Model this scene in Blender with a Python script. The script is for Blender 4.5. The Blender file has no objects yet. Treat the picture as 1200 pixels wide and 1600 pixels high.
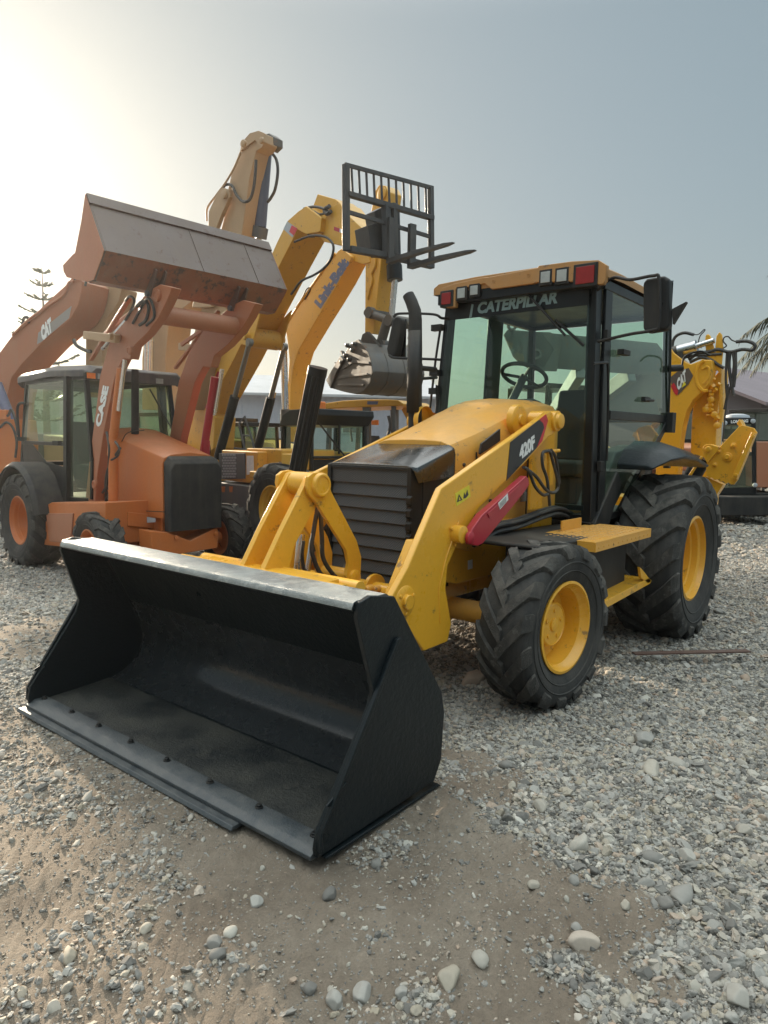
import bpy, bmesh, math, random
import numpy as np
from mathutils import Vector, Matrix, Quaternion
random.seed(7); rng = np.random.default_rng(11)
sc = bpy.context.scene
col = sc.collection
R = math.radians

# ---------------------------------------------------------------- camera
# The yard is in metres; the main machine's rear axle is the origin, +X its nose, +Y its left.
CAM = np.array([5.9655, 2.7529, 1.5048]); YAW, PIT, ROLL = R(218.8406), R(-5.8032), R(1.0347); FPX = 1102.4
FW = np.array([math.cos(PIT)*math.cos(YAW), math.cos(PIT)*math.sin(YAW), math.sin(PIT)])
RH = np.array([math.sin(YAW), -math.cos(YAW), 0.0]); FH = np.array([math.cos(YAW), math.sin(YAW), 0.0])
_u = np.cross(RH, FW)
CR = RH*math.cos(ROLL)+_u*math.sin(ROLL); CU = -RH*math.sin(ROLL)+_u*math.cos(ROLL)
cam = bpy.data.cameras.new('camera'); camo = bpy.data.objects.new('camera', cam); col.objects.link(camo)
cam.sensor_fit = 'VERTICAL'; cam.sensor_height = 36.0; cam.lens = 36.0*FPX/1600.0
cam.clip_start = 0.05; cam.clip_end = 3000
camo.matrix_world = Matrix(((CR[0], CU[0], -FW[0], CAM[0]), (CR[1], CU[1], -FW[1], CAM[1]), (CR[2], CU[2], -FW[2], CAM[2]), (0, 0, 0, 1)))
sc.camera = camo

# ---------------------------------------------------------------- world, sun, exposure
SUN_AZ = YAW + R(35.0)       # low sun just outside the left edge of the frame
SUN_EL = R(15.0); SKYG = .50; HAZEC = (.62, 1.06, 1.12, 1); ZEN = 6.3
w = bpy.data.worlds.new('World'); sc.world = w; w.use_nodes = True
nt = w.node_tree; nt.nodes.clear()
sky = nt.nodes.new('ShaderNodeTexSky'); sky.sky_type = 'NISHITA'; sky.sun_disc = False
sky.sun_elevation = SUN_EL; sky.sun_rotation = (math.pi/2 - SUN_AZ) % (2*math.pi)
sky.air_density = 1.0; sky.dust_density = 3.5; sky.ozone_density = 1.0; sky.altitude = 50
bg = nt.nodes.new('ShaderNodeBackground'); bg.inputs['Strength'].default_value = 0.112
wo = nt.nodes.new('ShaderNodeOutputWorld')
gm = nt.nodes.new('ShaderNodeGamma'); gm.inputs[1].default_value = SKYG; nt.links.new(sky.outputs[0], gm.inputs[0]); 
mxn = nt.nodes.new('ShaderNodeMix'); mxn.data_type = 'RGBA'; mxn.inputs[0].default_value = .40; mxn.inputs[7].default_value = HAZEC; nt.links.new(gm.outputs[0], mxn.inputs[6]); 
# added fill light: sky above the view boosted and warmed to brighten the ground
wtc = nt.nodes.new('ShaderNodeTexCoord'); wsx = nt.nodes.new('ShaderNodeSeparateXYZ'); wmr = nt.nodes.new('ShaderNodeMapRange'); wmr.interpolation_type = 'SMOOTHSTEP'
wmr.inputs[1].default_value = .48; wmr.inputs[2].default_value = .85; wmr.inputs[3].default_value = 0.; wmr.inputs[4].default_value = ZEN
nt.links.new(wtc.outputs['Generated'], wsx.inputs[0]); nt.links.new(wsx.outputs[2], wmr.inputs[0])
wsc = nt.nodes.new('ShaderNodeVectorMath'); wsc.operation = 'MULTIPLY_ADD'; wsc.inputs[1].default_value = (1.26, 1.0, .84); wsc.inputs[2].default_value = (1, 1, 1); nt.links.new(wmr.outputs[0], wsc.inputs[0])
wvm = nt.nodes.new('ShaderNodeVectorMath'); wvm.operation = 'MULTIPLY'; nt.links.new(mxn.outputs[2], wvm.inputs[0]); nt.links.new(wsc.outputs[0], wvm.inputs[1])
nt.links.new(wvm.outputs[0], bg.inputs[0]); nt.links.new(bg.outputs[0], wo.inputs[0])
sun = bpy.data.lights.new('sun', 'SUN'); sun.energy = 3.9; sun.angle = R(0.8); sun.color = (1.0, 0.84, 0.64)
suno = bpy.data.objects.new('sun', sun); col.objects.link(suno)
_sd = Vector((math.cos(SUN_AZ)*math.cos(SUN_EL), math.sin(SUN_AZ)*math.cos(SUN_EL), math.sin(SUN_EL)))
suno.rotation_euler = _sd.to_track_quat('Z', 'Y').to_euler(); suno.location = _sd*40
sc.view_settings.view_transform = 'Standard'; sc.view_settings.look = 'None'
sc.view_settings.exposure = 1.42; sc.view_settings.gamma = 1.0
sc.render.engine = 'CYCLES'
sc.cycles.max_bounces = 8; sc.cycles.transparent_max_bounces = 16

# ---------------------------------------------------------------- helpers
def ray(px, py): return FW + CR*(px-600)/FPX - CU*(py-800)/FPX
class Frame:
    """A machine's own axes: x to its nose, y to its left, z up."""
    def __init__(s, O, ang):
        s.O = np.array(O, float); a = R(ang); s.ang = a
        s.fx = np.array([math.cos(a), math.sin(a), 0.]); s.ly = np.array([-math.sin(a), math.cos(a), 0.]); s.up = np.array([0, 0, 1.])
    def W(s, x, y, z): return s.O+s.fx*x+s.ly*y+s.up*z
    def on(s, q, y=None, x=None, z=None):
        d = ray(*q)
        if y is not None: n, v = s.ly, y
        elif x is not None: n, v = s.fx, x
        else: n, v = s.up, z
        t = (v+(s.O-CAM)@n)/(d@n); return CAM+d*t
    def loc(s, P):
        q = P-s.O; return np.array([q@s.fx, q@s.ly, q[2]])
    def mat(s): return Matrix.Translation(Vector(s.O)) @ Matrix.Rotation(s.ang, 4, 'Z')
def camframe(r, d, z, head):
    """frame from distances right of and ahead of the place the picture was taken"""
    O = CAM+RH*r+FH*d; O[2] = z
    fx = RH*math.cos(head)-FH*math.sin(head)
    return Frame(O, math.degrees(math.atan2(fx[1], fx[0])))

class MB:
    def __init__(s): s.v = []; s.f = []; s.m = []
    def add(s, vs, fs, mi=0):
        o = len(s.v); s.v.extend([tuple(map(float, v)) for v in vs]); s.f.extend([tuple(i+o for i in f) for f in fs]); s.m.extend([mi]*len(fs)); return s
    def prism(s, pts, vec, mi=0):
        n = len(pts); vec = np.array(vec, float); pts = [np.array(p, float) for p in pts]
        vs = pts+[p+vec for p in pts]
        return s.add(vs, [tuple(range(n)), tuple(reversed(range(n, 2*n)))]+[(i, (i+1) % n, n+(i+1) % n, n+i) for i in range(n)], mi)
    def box(s, fr, x0, x1, y0, y1, z0, z1, mi=0):
        return s.prism([fr.W(x0, y0, z0), fr.W(x1, y0, z0), fr.W(x1, y1, z0), fr.W(x0, y1, z0)], (0, 0, z1-z0), mi)
    def plate(s, fr, pix, y0, y1, mi=0):
        return s.prism([fr.on(q, y=y0) for q in pix], fr.ly*(y1-y0), mi)
    def prof(s, fr, xz, y0, y1, mi=0):
        return s.prism([fr.W(x, y0, z) for x, z in xz], fr.ly*(y1-y0), mi)
    def platex(s, fr, pix, x0, x1, mi=0):
        return s.prism([fr.on(q, x=x0) for q in pix], fr.fx*(x1-x0), mi)
    def tube(s, path, r, n=10, mi=0, up=(0, 0, 1)):
        P = [np.array(p, float) for p in path]; k = len(P)
        rs = list(r) if hasattr(r, '__len__') else [r]*k
        vs = []; prev = None
        for i, p in enumerate(P):
            t = P[min(i+1, k-1)]-P[max(i-1, 0)]; t = t/(np.linalg.norm(t)+1e-9)
            if prev is None:
                a = np.array(up, float)
                if abs(t@a) > .95: a = np.array([1., 0, 0])
            else: a = prev
            u = a-t*(a@t); u /= np.linalg.norm(u)+1e-9; prev = u; v = np.cross(t, u)
            for j in range(n):
                c = 2*math.pi*j/n; vs.append(p+(u*math.cos(c)+v*math.sin(c))*rs[i])
        fs = [tuple(reversed(range(n))), tuple(range((k-1)*n, k*n))]
        for i in range(k-1):
            for j in range(n): fs.append((i*n+j, i*n+(j+1) % n, (i+1)*n+(j+1) % n, (i+1)*n+j))
        return s.add(vs, fs, mi)
    def rtube(s, path, r, n=8, sub=6, mi=0):
        """tube through a smoothed (Catmull-Rom) path"""
        P = [np.array(p, float) for p in path]; Q = [2*P[0]-P[1]]+P+[2*P[-1]-P[-2]]; out = []
        for i in range(1, len(Q)-2):
            for k in range(sub):
                t = k/sub; a, b, c, d = Q[i-1:i+3]
                out.append(.5*((2*b)+(c-a)*t+(2*a-5*b+4*c-d)*t*t+(3*b-a-3*c+d)*t**3))
        out.append(P[-1]); return s.tube(out, r, n, mi)
    def lathe(s, c, ax, prof, n=32, mi=0, up=(0, 0, 1), cap=True):
        """prof: (radius, distance along ax)"""
        c = np.array(c, float); ax = np.array(ax, float); ax /= np.linalg.norm(ax)
        a = np.array(up, float)
        if abs(ax@a) > .95: a = np.array([1., 0, 0])
        u = a-ax*(a@ax); u /= np.linalg.norm(u); v = np.cross(ax, u); vs = []
        for r, t in prof:
            for j in range(n):
                g = 2*math.pi*j/n; vs.append(c+ax*t+(u*math.cos(g)+v*math.sin(g))*r)
        fs = [(i*n+j, i*n+(j+1) % n, (i+1)*n+(j+1) % n, (i+1)*n+j) for i in range(len(prof)-1) for j in range(n)]
        k = len(prof)
        if cap and prof[0][0] > 1e-6: fs.append(tuple(reversed(range(n))))
        if cap and prof[-1][0] > 1e-6: fs.append(tuple(range((k-1)*n, k*n)))
        return s.add(vs, fs, mi)
    def loft(s, secs, mi=0, cap=True):
        n = len(secs[0]); vs = [p for q in secs for p in q]; k = len(secs)
        fs = [(i*n+j, i*n+j+1, (i+1)*n+j+1, (i+1)*n+j) for i in range(k-1) for j in range(n-1)]
        if cap: fs += [tuple(reversed(range(n))), tuple(range((k-1)*n, k*n))]
        return s.add(vs, fs, mi)
    def pipe(s, fr, p0, p1, r, n=16, mi=0): return s.tube([p0, p1], r, n, mi)
NOSPLIT = {'tread_studs', 'track_shoes', 'label_lines', 'lettering', 'model_number', 'crown', 'grille_holes', 'guard_holes', 'wear_plate', 'valve_fitting', 'hub', 'tyre', 'rim', 'grille_frame', 'warning_pictogram', 'house', 'undercarriage', 'track'}
def clusters(mb):
    n = len(mb.v); par = list(range(n))
    def fd(i):
        while par[i] != i: par[i] = par[par[i]]; i = par[i]
        return i
    for f in mb.f:
        a = fd(f[0])
        for j in f[1:]: par[fd(j)] = a
    isl = {}
    for i in range(n): isl.setdefault(fd(i), []).append(i)
    V = np.array(mb.v); ks = list(isl); B = [(V[isl[k]].min(0)-.012, V[isl[k]].max(0)+.012) for k in ks]
    g = list(range(len(ks)))
    def fg(i):
        while g[i] != i: i = g[i]
        return i
    for i in range(len(ks)):
        for j in range(i):
            if (B[i][0] < B[j][1]).all() and (B[j][0] < B[i][1]).all(): g[fg(i)] = fg(j)
    out = {}
    for i, k in enumerate(ks): out.setdefault(fg(i), set()).update(isl[k])
    return list(out.values())
def obj(name, mb, mat, parent=None, bevel=0, smooth=38, label=None, solid=0):
    if parent is not None and name not in NOSPLIT and len(mb.f) < 6000:
        cl = clusters(mb)
        if 1 < len(cl) <= 14:
            first = None
            for c in sorted(cl, key=len, reverse=True):
                idx = sorted(c); mp = {k: i for i, k in enumerate(idx)}; q = MB(); q.v = [mb.v[k] for k in idx]
                for f, m_ in zip(mb.f, mb.m):
                    if f[0] in mp: q.f.append(tuple(mp[k] for k in f)); q.m.append(m_)
                o = obj1(name, q, mat, parent, bevel, smooth, label, solid); first = first or o
            return first
    return obj1(name, mb, mat, parent, bevel, smooth, label, solid)
def obj1(name, mb, mat, parent=None, bevel=0, smooth=38, label=None, solid=0):
    me = bpy.data.meshes.new(name)
    V = np.array(mb.v)
    o = bpy.data.objects.new(name, me); col.objects.link(o)
    root = parent
    while root is not None and root.parent is not None: root = root.parent
    if root is not None:
        Mi = np.array(ROOTM[root.name].inverted()); V = V@Mi[:3, :3].T+Mi[:3, 3]
        o.parent = parent
    me.from_pydata(V.tolist(), [], mb.f)
    mats = mat if isinstance(mat, (list, tuple)) else [mat]
    for m in mats: me.materials.append(m)
    if len(mats) > 1: me.polygons.foreach_set('material_index', mb.m)
    bm = bmesh.new(); bm.from_mesh(me); bmesh.ops.recalc_face_normals(bm, faces=bm.faces); bm.to_mesh(me); bm.free()
    if smooth:
        me.polygons.foreach_set('use_smooth', [True]*len(me.polygons)); me.set_sharp_from_angle(angle=R(smooth))
    if solid:
        md = o.modifiers.new('thickness', 'SOLIDIFY'); md.thickness = solid; md.offset = 0
    if bevel:
        md = o.modifiers.new('bevel', 'BEVEL'); md.width = bevel; md.segments = 2; md.limit_method = 'ANGLE'; md.angle_limit = R(40); md.harden_normals = True
    if label: o['label'] = label
    return o
ROOTM = {}
def thing(name, fr, label, cat, group=None):
    o = bpy.data.objects.new(name, None); col.objects.link(o); o.empty_display_size = .3
    o.matrix_world = fr.mat(); ROOTM[o.name] = fr.mat(); o['label'] = label; o['category'] = cat
    if group: o['group'] = group
    return o
def tag(o, label=None, cat=None, group=None, kind=None):
    if label: o['label'] = label
    if cat: o['category'] = cat
    if group: o['group'] = group
    if kind: o['kind'] = kind
    return o
def text(name, s, P0, Pr, Pt, nrm, mat, parent, bold=.02, depth=.0015, label=None):
    """letters filling the box whose lower left is P0, lower right Pr, upper left Pt"""
    c = bpy.data.curves.new(name, 'FONT'); c.body = s; c.offset = bold; c.resolution_u = 3; c.offset = bold*1.6
    t = bpy.data.objects.new(name, c); col.objects.link(t)
    dg = bpy.context.evaluated_depsgraph_get(); me = bpy.data.meshes.new_from_object(t.evaluated_get(dg))
    V = np.array([v.co[:] for v in me.vertices]); F = [tuple(p.vertices) for p in me.polygons]
    bpy.data.objects.remove(t); bpy.data.curves.remove(c); bpy.data.meshes.remove(me)
    lo, hi = V.min(0), V.max(0); u = (V[:, 0]-lo[0])/(hi[0]-lo[0]); v = (V[:, 1]-lo[1])/(hi[1]-lo[1])
    P0, Pr, Pt = map(lambda q: np.array(q, float), (P0, Pr, Pt)); nrm = np.array(nrm, float)
    W = P0+np.outer(u, Pr-P0)+np.outer(v, Pt-P0)+nrm*depth
    mb = MB(); mb.add(W, F); return obj(name, mb, mat, parent, smooth=0, label=label)

# ---------------------------------------------------------------- materials
def nodes(name):
    m = bpy.data.materials.new(name); m.use_nodes = True; t = m.node_tree; b = t.nodes['Principled BSDF']; return m, t, b
def N(t, typ, **k):
    n = t.nodes.new(typ)
    for a, v in k.items():
        if a in n.inputs.keys(): n.inputs[a].default_value = v
        else: setattr(n, a, v)
    return n
def ramp(t, fac, stops):
    r = t.nodes.new('ShaderNodeValToRGB'); e = r.color_ramp.elements
    while len(e) < len(stops): e.new(.5)
    for i, (p, c) in enumerate(stops): e[i].position = p; e[i].color = (*c, 1) if len(c) == 3 else c
    t.links.new(fac, r.inputs[0]); return r
def mix(t, fac, a, b, typ='MIX'):
    n = t.nodes.new('ShaderNodeMix'); n.data_type = 'RGBA'; n.blend_type = typ
    for sck, v in ((n.inputs[0], fac), (n.inputs[6], a), (n.inputs[7], b)):
        if hasattr(v, 'is_output'): t.links.new(v, sck)
        elif isinstance(v, (tuple, list)): sck.default_value = (*v, 1) if len(v) == 3 else v
        else: sck.default_value = v
    return n.outputs[2]
def paint(name, c, rough=.35, dust=.25, metal=0., dustc=(.30, .25, .19), bump=.02, wear=0., wearc=(.08, .07, .065), coat=.2, scale=1., spec=.5):
    m, t, b = nodes(name); L = t.links
    tc = N(t, 'ShaderNodeTexCoord'); n1 = N(t, 'ShaderNodeTexNoise', Scale=3.*scale, Detail=8., Roughness=.65); n2 = N(t, 'ShaderNodeTexNoise', Scale=40.*scale, Detail=6., Roughness=.7)
    L.new(tc.outputs['Object'], n1.inputs['Vector']); L.new(tc.outputs['Object'], n2.inputs['Vector'])
    mp = N(t, 'ShaderNodeMapping'); mp.inputs['Scale'].default_value = (9*scale, 9*scale, .8*scale); L.new(tc.outputs['Object'], mp.inputs[0])
    n3 = N(t, 'ShaderNodeTexNoise', Scale=1., Detail=5., Roughness=.6); L.new(mp.outputs[0], n3.inputs['Vector'])   # runs down the panels
    g = N(t, 'ShaderNodeNewGeometry'); sx = N(t, 'ShaderNodeSeparateXYZ'); L.new(g.outputs['Normal'], sx.inputs[0])
    up = N(t, 'ShaderNodeMapRange'); up.inputs[1].default_value = -.2; up.inputs[2].default_value = 1.; up.inputs[3].default_value = .25; up.inputs[4].default_value = 1.4; L.new(sx.outputs[2], up.inputs[0])
    r1 = ramp(t, n1.outputs[0], [(.35, (0, 0, 0)), (.72, (1, 1, 1))]); r3 = ramp(t, n3.outputs[0], [(.45, (0, 0, 0)), (.75, (1, 1, 1))])
    mu = N(t, 'ShaderNodeMath', operation='MULTIPLY'); L.new(r1.outputs[0], mu.inputs[0]); L.new(up.outputs[0], mu.inputs[1])
    ad = N(t, 'ShaderNodeMath', operation='MULTIPLY_ADD'); L.new(r3.outputs[0], ad.inputs[0]); ad.inputs[1].default_value = .35; L.new(mu.outputs[0], ad.inputs[2])
    m2 = N(t, 'ShaderNodeMath', operation='MULTIPLY', use_clamp=True); L.new(ad.outputs[0], m2.inputs[0]); m2.inputs[1].default_value = dust
    cv = mix(t, n2.outputs[0], tuple(x*.86 for x in c), tuple(min(1, x*1.08) for x in c))
    cc = mix(t, m2.outputs[0], cv, dustc)
    if wear:
        n4 = N(t, 'ShaderNodeTexNoise', Scale=7.*scale, Detail=10., Roughness=.75); L.new(tc.outputs['Object'], n4.inputs['Vector'])
        r4 = ramp(t, n4.outputs[0], [(.60-.1*wear, (0, 0, 0)), (.66-.1*wear, (1, 1, 1))]); cc = mix(t, r4.outputs[0], cc, wearc)
    L.new(cc, b.inputs['Base Color'])
    rr = N(t, 'ShaderNodeMath', operation='MULTIPLY_ADD', use_clamp=True); L.new(n1.outputs[0], rr.inputs[0]); rr.inputs[1].default_value = .35; rr.inputs[2].default_value = rough-.12
    r5 = N(t, 'ShaderNodeMath', operation='MULTIPLY_ADD', use_clamp=True); L.new(m2.outputs[0], r5.inputs[0]); r5.inputs[1].default_value = .5; L.new(rr.outputs[0], r5.inputs[2])
    L.new(r5.outputs[0], b.inputs['Roughness']); b.inputs['Metallic'].default_value = metal
    b.inputs['Specular IOR Level'].default_value = spec; b.inputs['Coat Weight'].default_value = coat; b.inputs['Coat Roughness'].default_value = .15
    bp = N(t, 'ShaderNodeBump', Strength=bump*6, Distance=.004); L.new(n2.outputs[0], bp.inputs['Height'])
    b2 = N(t, 'ShaderNodeBump', Strength=.25, Distance=.01); L.new(n1.outputs[0], b2.inputs['Height']); L.new(b2.outputs[0], bp.inputs['Normal'])
    L.new(bp.outputs[0], b.inputs['Normal']); return m
def plain(name, c, rough=.5, metal=0., emit=None):
    m, t, b = nodes(name); b.inputs['Base Color'].default_value = (*c, 1); b.inputs['Roughness'].default_value = rough; b.inputs['Metallic'].default_value = metal
    n = N(t, 'ShaderNodeTexNoise', Scale=25., Detail=6.); tc = N(t, 'ShaderNodeTexCoord'); t.links.new(tc.outputs['Object'], n.inputs['Vector'])
    cc = mix(t, n.outputs[0], tuple(x*.75 for x in c), tuple(min(1, x*1.2) for x in c)); t.links.new(cc, b.inputs['Base Color'])
    return m
def glass(name, tint, refl=1.0, rough=.0, dust=.05, dc=(.5, .5, .45), ior=1.5):
    m = bpy.data.materials.new(name); m.use_nodes = True; t = m.node_tree; t.nodes.clear(); L = t.links
    out = N(t, 'ShaderNodeOutputMaterial'); tr = N(t, 'ShaderNodeBsdfTransparent'); tr.inputs[0].default_value = (*tint, 1)
    gl = N(t, 'ShaderNodeBsdfGlossy'); gl.inputs['Roughness'].default_value = rough+.02; gl.inputs[0].default_value = (refl, refl, refl, 1)
    fr = N(t, 'ShaderNodeFresnel', IOR=ior); mx = N(t, 'ShaderNodeMixShader')
    gg = N(t, 'ShaderNodeNewGeometry'); fb = N(t, 'ShaderNodeMath', operation='SUBTRACT'); fb.inputs[0].default_value = 1.; L.new(gg.outputs['Backfacing'], fb.inputs[1]); fm = N(t, 'ShaderNodeMath', operation='MULTIPLY'); L.new(fr.outputs[0], fm.inputs[0]); L.new(fb.outputs[0], fm.inputs[1]); L.new(fm.outputs[0], mx.inputs[0]); L.new(tr.outputs[0], mx.inputs[1]); L.new(gl.outputs[0], mx.inputs[2])
    df = N(t, 'ShaderNodeBsdfDiffuse'); df.inputs[0].default_value = (*dc, 1)
    tc = N(t, 'ShaderNodeTexCoord'); n = N(t, 'ShaderNodeTexNoise', Scale=1.5, Detail=4., Roughness=.5); L.new(tc.outputs['Object'], n.inputs['Vector'])
    mr = N(t, 'ShaderNodeMapRange'); mr.inputs[1].default_value = .3; mr.inputs[2].default_value = .8; mr.inputs[3].default_value = dust*.4; mr.inputs[4].default_value = dust*2; L.new(n.outputs[0], mr.inputs[0])
    m2 = N(t, 'ShaderNodeMixShader'); L.new(mr.outputs[0], m2.inputs[0]); L.new(mx.outputs[0], m2.inputs[1]); L.new(df.outputs[0], m2.inputs[2]); L.new(m2.outputs[0], out.inputs[0]); return m
YEL = paint('yellow_paint', (.80, .40, .028), .24, .06, dustc=(.45, .33, .15), wear=.03, wearc=(.30, .16, .04))
YELD = paint('yellow_paint_dusty', (.72, .34, .035), .42, .28, wear=.08)
YEX = paint('yellow_paint_excavator', (.66, .345, .035), .42, .20, dustc=(.42, .33, .20), wear=.03, wearc=(.22, .12, .05))
TAN = paint('tan_paint_excavator', (.44, .28, .15), .5, .5)
ORG = paint('orange_paint', (.54, .145, .026), .42, .2)
ORT = paint('faded_orange_paint', (.40, .14, .065), .5, .35)
BUCK = paint('black_bucket_paint', (.0045, .009, .0115), .27, .06, bump=.2, dustc=(.03, .036, .038), coat=.08, spec=.28)
COWL = paint('gloss_black_cowl', (.006, .009, .010), .2, .10, dustc=(.12, .12, .11), coat=1.)
ROOFY = paint('shade_browned_roof_paint', (.42, .20, .05), .5, .35, wear=.1)  # roof yellow browned to carry its shade in the colour, plus dust and wear
STLC = paint('brown_worn_bucket_steel', (.13, .085, .07), .5, .45, dustc=(.20, .15, .12), wear=.2, wearc=(.10, .05, .035))
BUCKI = paint('worn_glossy_bucket_curve', (.008, .012, .015), .20, .10, bump=.45, dustc=(.06, .065, .065), coat=.7, wear=.15, wearc=(.03, .035, .037), scale=2.5)
BUCKF = paint('scuffed_bucket_floor', (.008, .012, .014), .34, .5, bump=.3, dustc=(.07, .065, .05), wear=.35, wearc=(.045, .043, .036), scale=1.6)
LIP = paint('worn_cutting_edge', (.055, .068, .078), .36, .35, metal=.5, dustc=(.25, .24, .22), bump=.15, scale=3)
BLK = paint('black_cab_paint', (.007, .0085, .010), .3, .06, coat=.05, spec=.3)
BLKM = paint('matt_black_plastic', (.012, .013, .0145), .5, .2, coat=0, spec=.3)
RUB = paint('tyre_rubber', (.016, .016, .016), .72, .5, dustc=(.17, .155, .135), bump=.15, coat=0., scale=2)
RUBD = paint('dusty_worn_lugs', (.032, .031, .029), .85, .95, dustc=(.14, .125, .108), bump=.35, coat=0., scale=3, wear=.5, wearc=(.10, .095, .085))
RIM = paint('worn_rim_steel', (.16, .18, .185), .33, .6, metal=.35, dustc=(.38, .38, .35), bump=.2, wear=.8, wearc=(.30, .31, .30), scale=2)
HOSE = paint('hydraulic_hose', (.018, .018, .019), .5, .3, scale=4)
CHR = paint('chromed_rod', (.62, .63, .65), .18, .1, metal=1.)
STL = paint('worn_bucket_steel', (.085, .083, .08), .6, .4, metal=.1, dustc=(.25, .20, .15), wear=.2, wearc=(.16, .08, .04))
GREY = paint('dark_grey_paint', (.085, .095, .11), .5, .35)
FORK = paint('fork_steel', (.035, .036, .04), .5, .3)
REDP = paint('red_strut_paint', (.42, .012, .03), .3, .12)
RUST = paint('rusty_flat_steel', (.10, .05, .035), .8, .5, dustc=(.16, .12, .10))
LGREY = paint('light_grey_decal', (.40, .44, .48), .5, .3)
WHT = plain('white_lettering', (.78, .78, .76), .45)
BLU = plain('blue_grey_lettering', (.11, .13, .22), .45)
DKD = plain('dark_decal', (.025, .025, .028), .4)
BRD = plain('brown_decal', (.12, .09, .075), .4)
RED = plain('red_decal', (.55, .03, .04), .4)
YST = plain('yellow_sticker', (.75, .62, .04), .5)
GLW = glass('green_tinted_windscreen', (.87, .955, .915), 1., 0., .006, (.30, .42, .42))
GLS = glass('green_tinted_side_glass', (.87, .96, .89), 1., 0., .012, (.30, .40, .38))
GLC = glass('dusty_green_cab_glass', (.88, .95, .84), .9, 0., .07, (.45, .48, .36))
LENS = plain('lamp_lens', (.36, .38, .37), .1)
REDL = plain('red_lamp_lens', (.26, .014, .010), .12)
ORL = plain('orange_lamp_lens', (.9, .22, .03), .3)
MIR = paint('mirror_face', (.5, .52, .55), .1, .0, metal=1.)
SEAT = plain('seat_vinyl', (.03, .032, .035), .6)
TRIM = plain('cab_trim', (.07, .075, .08), .7)
# ---------------------------------------------------------------- ground
def sst(a, b, x): t = np.clip((x-a)/(b-a), 0, 1); return t*t*(3-2*t)
def rd(x, y):
    px, py = x-CAM[0], y-CAM[1]; return px*RH[0]+py*RH[1], px*FH[0]+py*FH[1]
_wv = [(rng.uniform(0, 6.28), rng.uniform(0, 6.28), k) for k in (1.3, 1.9, 2.7, 3.9, 5.5, 8., 11., 15.)]
def gh(x, y, fine=True):
    r, d = rd(x, y)
    h = -.024-.32*sst(5.2, 8.6, d)*(1-sst(-.6, 2.2, r-.10*(d-8)))
    if fine:
        n = 0
        for a, p, k in _wv: n = n+np.sin(k*(x*math.cos(a)+y*math.sin(a))+p)/k
        h = h+.026*n*np.clip(1-d/14, .15, 1)
        for k_, w0 in ((.35, .16), (1.75, .15)):   # faint wheel ruts running past the bucket
            q_ = (y-2.3+k_*.9)+.12*np.sin(x*1.3+k_); h = h-.012*np.exp(-(q_/w0)**2)*(d < 8)
    return h
def pixof(x, y, z=0.):
    P = np.stack([x-CAM[0], y-CAM[1], z-CAM[2]+0*x], -1); zz = P@FW
    return 600+FPX*(P@CR)/zz, 800-FPX*(P@CU)/zz
# bare trodden earth lies in patches across the yard (world positions taken from where they lie in the yard)
def G0(px, py):
    d = ray(px, py); t = -CAM[2]/d[2]; return (CAM+d*t)[:2]
PATCH = [(G0(*a), G0(*b), w, s) for a, b, w, s in [
 ((420, 1330), (640, 1440), .26, 1.), ((560, 1480), (860, 1540), .17, 1.), ((700, 1290), (880, 1420), .22, .95), ((720, 1180), (790, 1260), .11, .8), ((250, 1530), (460, 1560), .13, 1.),
 ((120, 1300), (330, 1240), .16, .7), ((0, 1480), (80, 1400), .16, 1.), ((30, 1300), (110, 1330), .14, .9), ((330, 1400), (480, 1500), .13, .8), ((0, 1010), (90, 960), .25, .6), ((0, 1120), (60, 1180), .14, .5), ((880, 1430), (960, 1500), .10, .9)]]
def dirt(x, y):
    """1 on bare earth, 0 on gravel"""
    q = np.stack([x, y], -1); v = np.zeros_like(x)
    wob = .07*np.sin(7*x+3*np.sin(5*y))+.06*np.sin(9*y+2*np.sin(8*x)+1)+.03*np.sin(23*x+1.)+.03*np.sin(27*y)
    for a, b, w_, s in PATCH:
        ab = b-a; t = np.clip(((q-a)@ab)/(ab@ab), 0, 1); dd = np.linalg.norm(q-a-t[..., None]*ab, axis=-1)+wob
        v = np.maximum(v, s*(1-sst(w_*.6, w_*1.5, dd)))
    r, d = rd(x, y); px, py = r/np.maximum(d, .1), d
    side = .46*(1-sst(-.12, .10, px-(.02+.055*(4-d))+wob*.6))*(1-sst(3.2, 5.2, d)); v = np.maximum(v, side)
    return v
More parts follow.
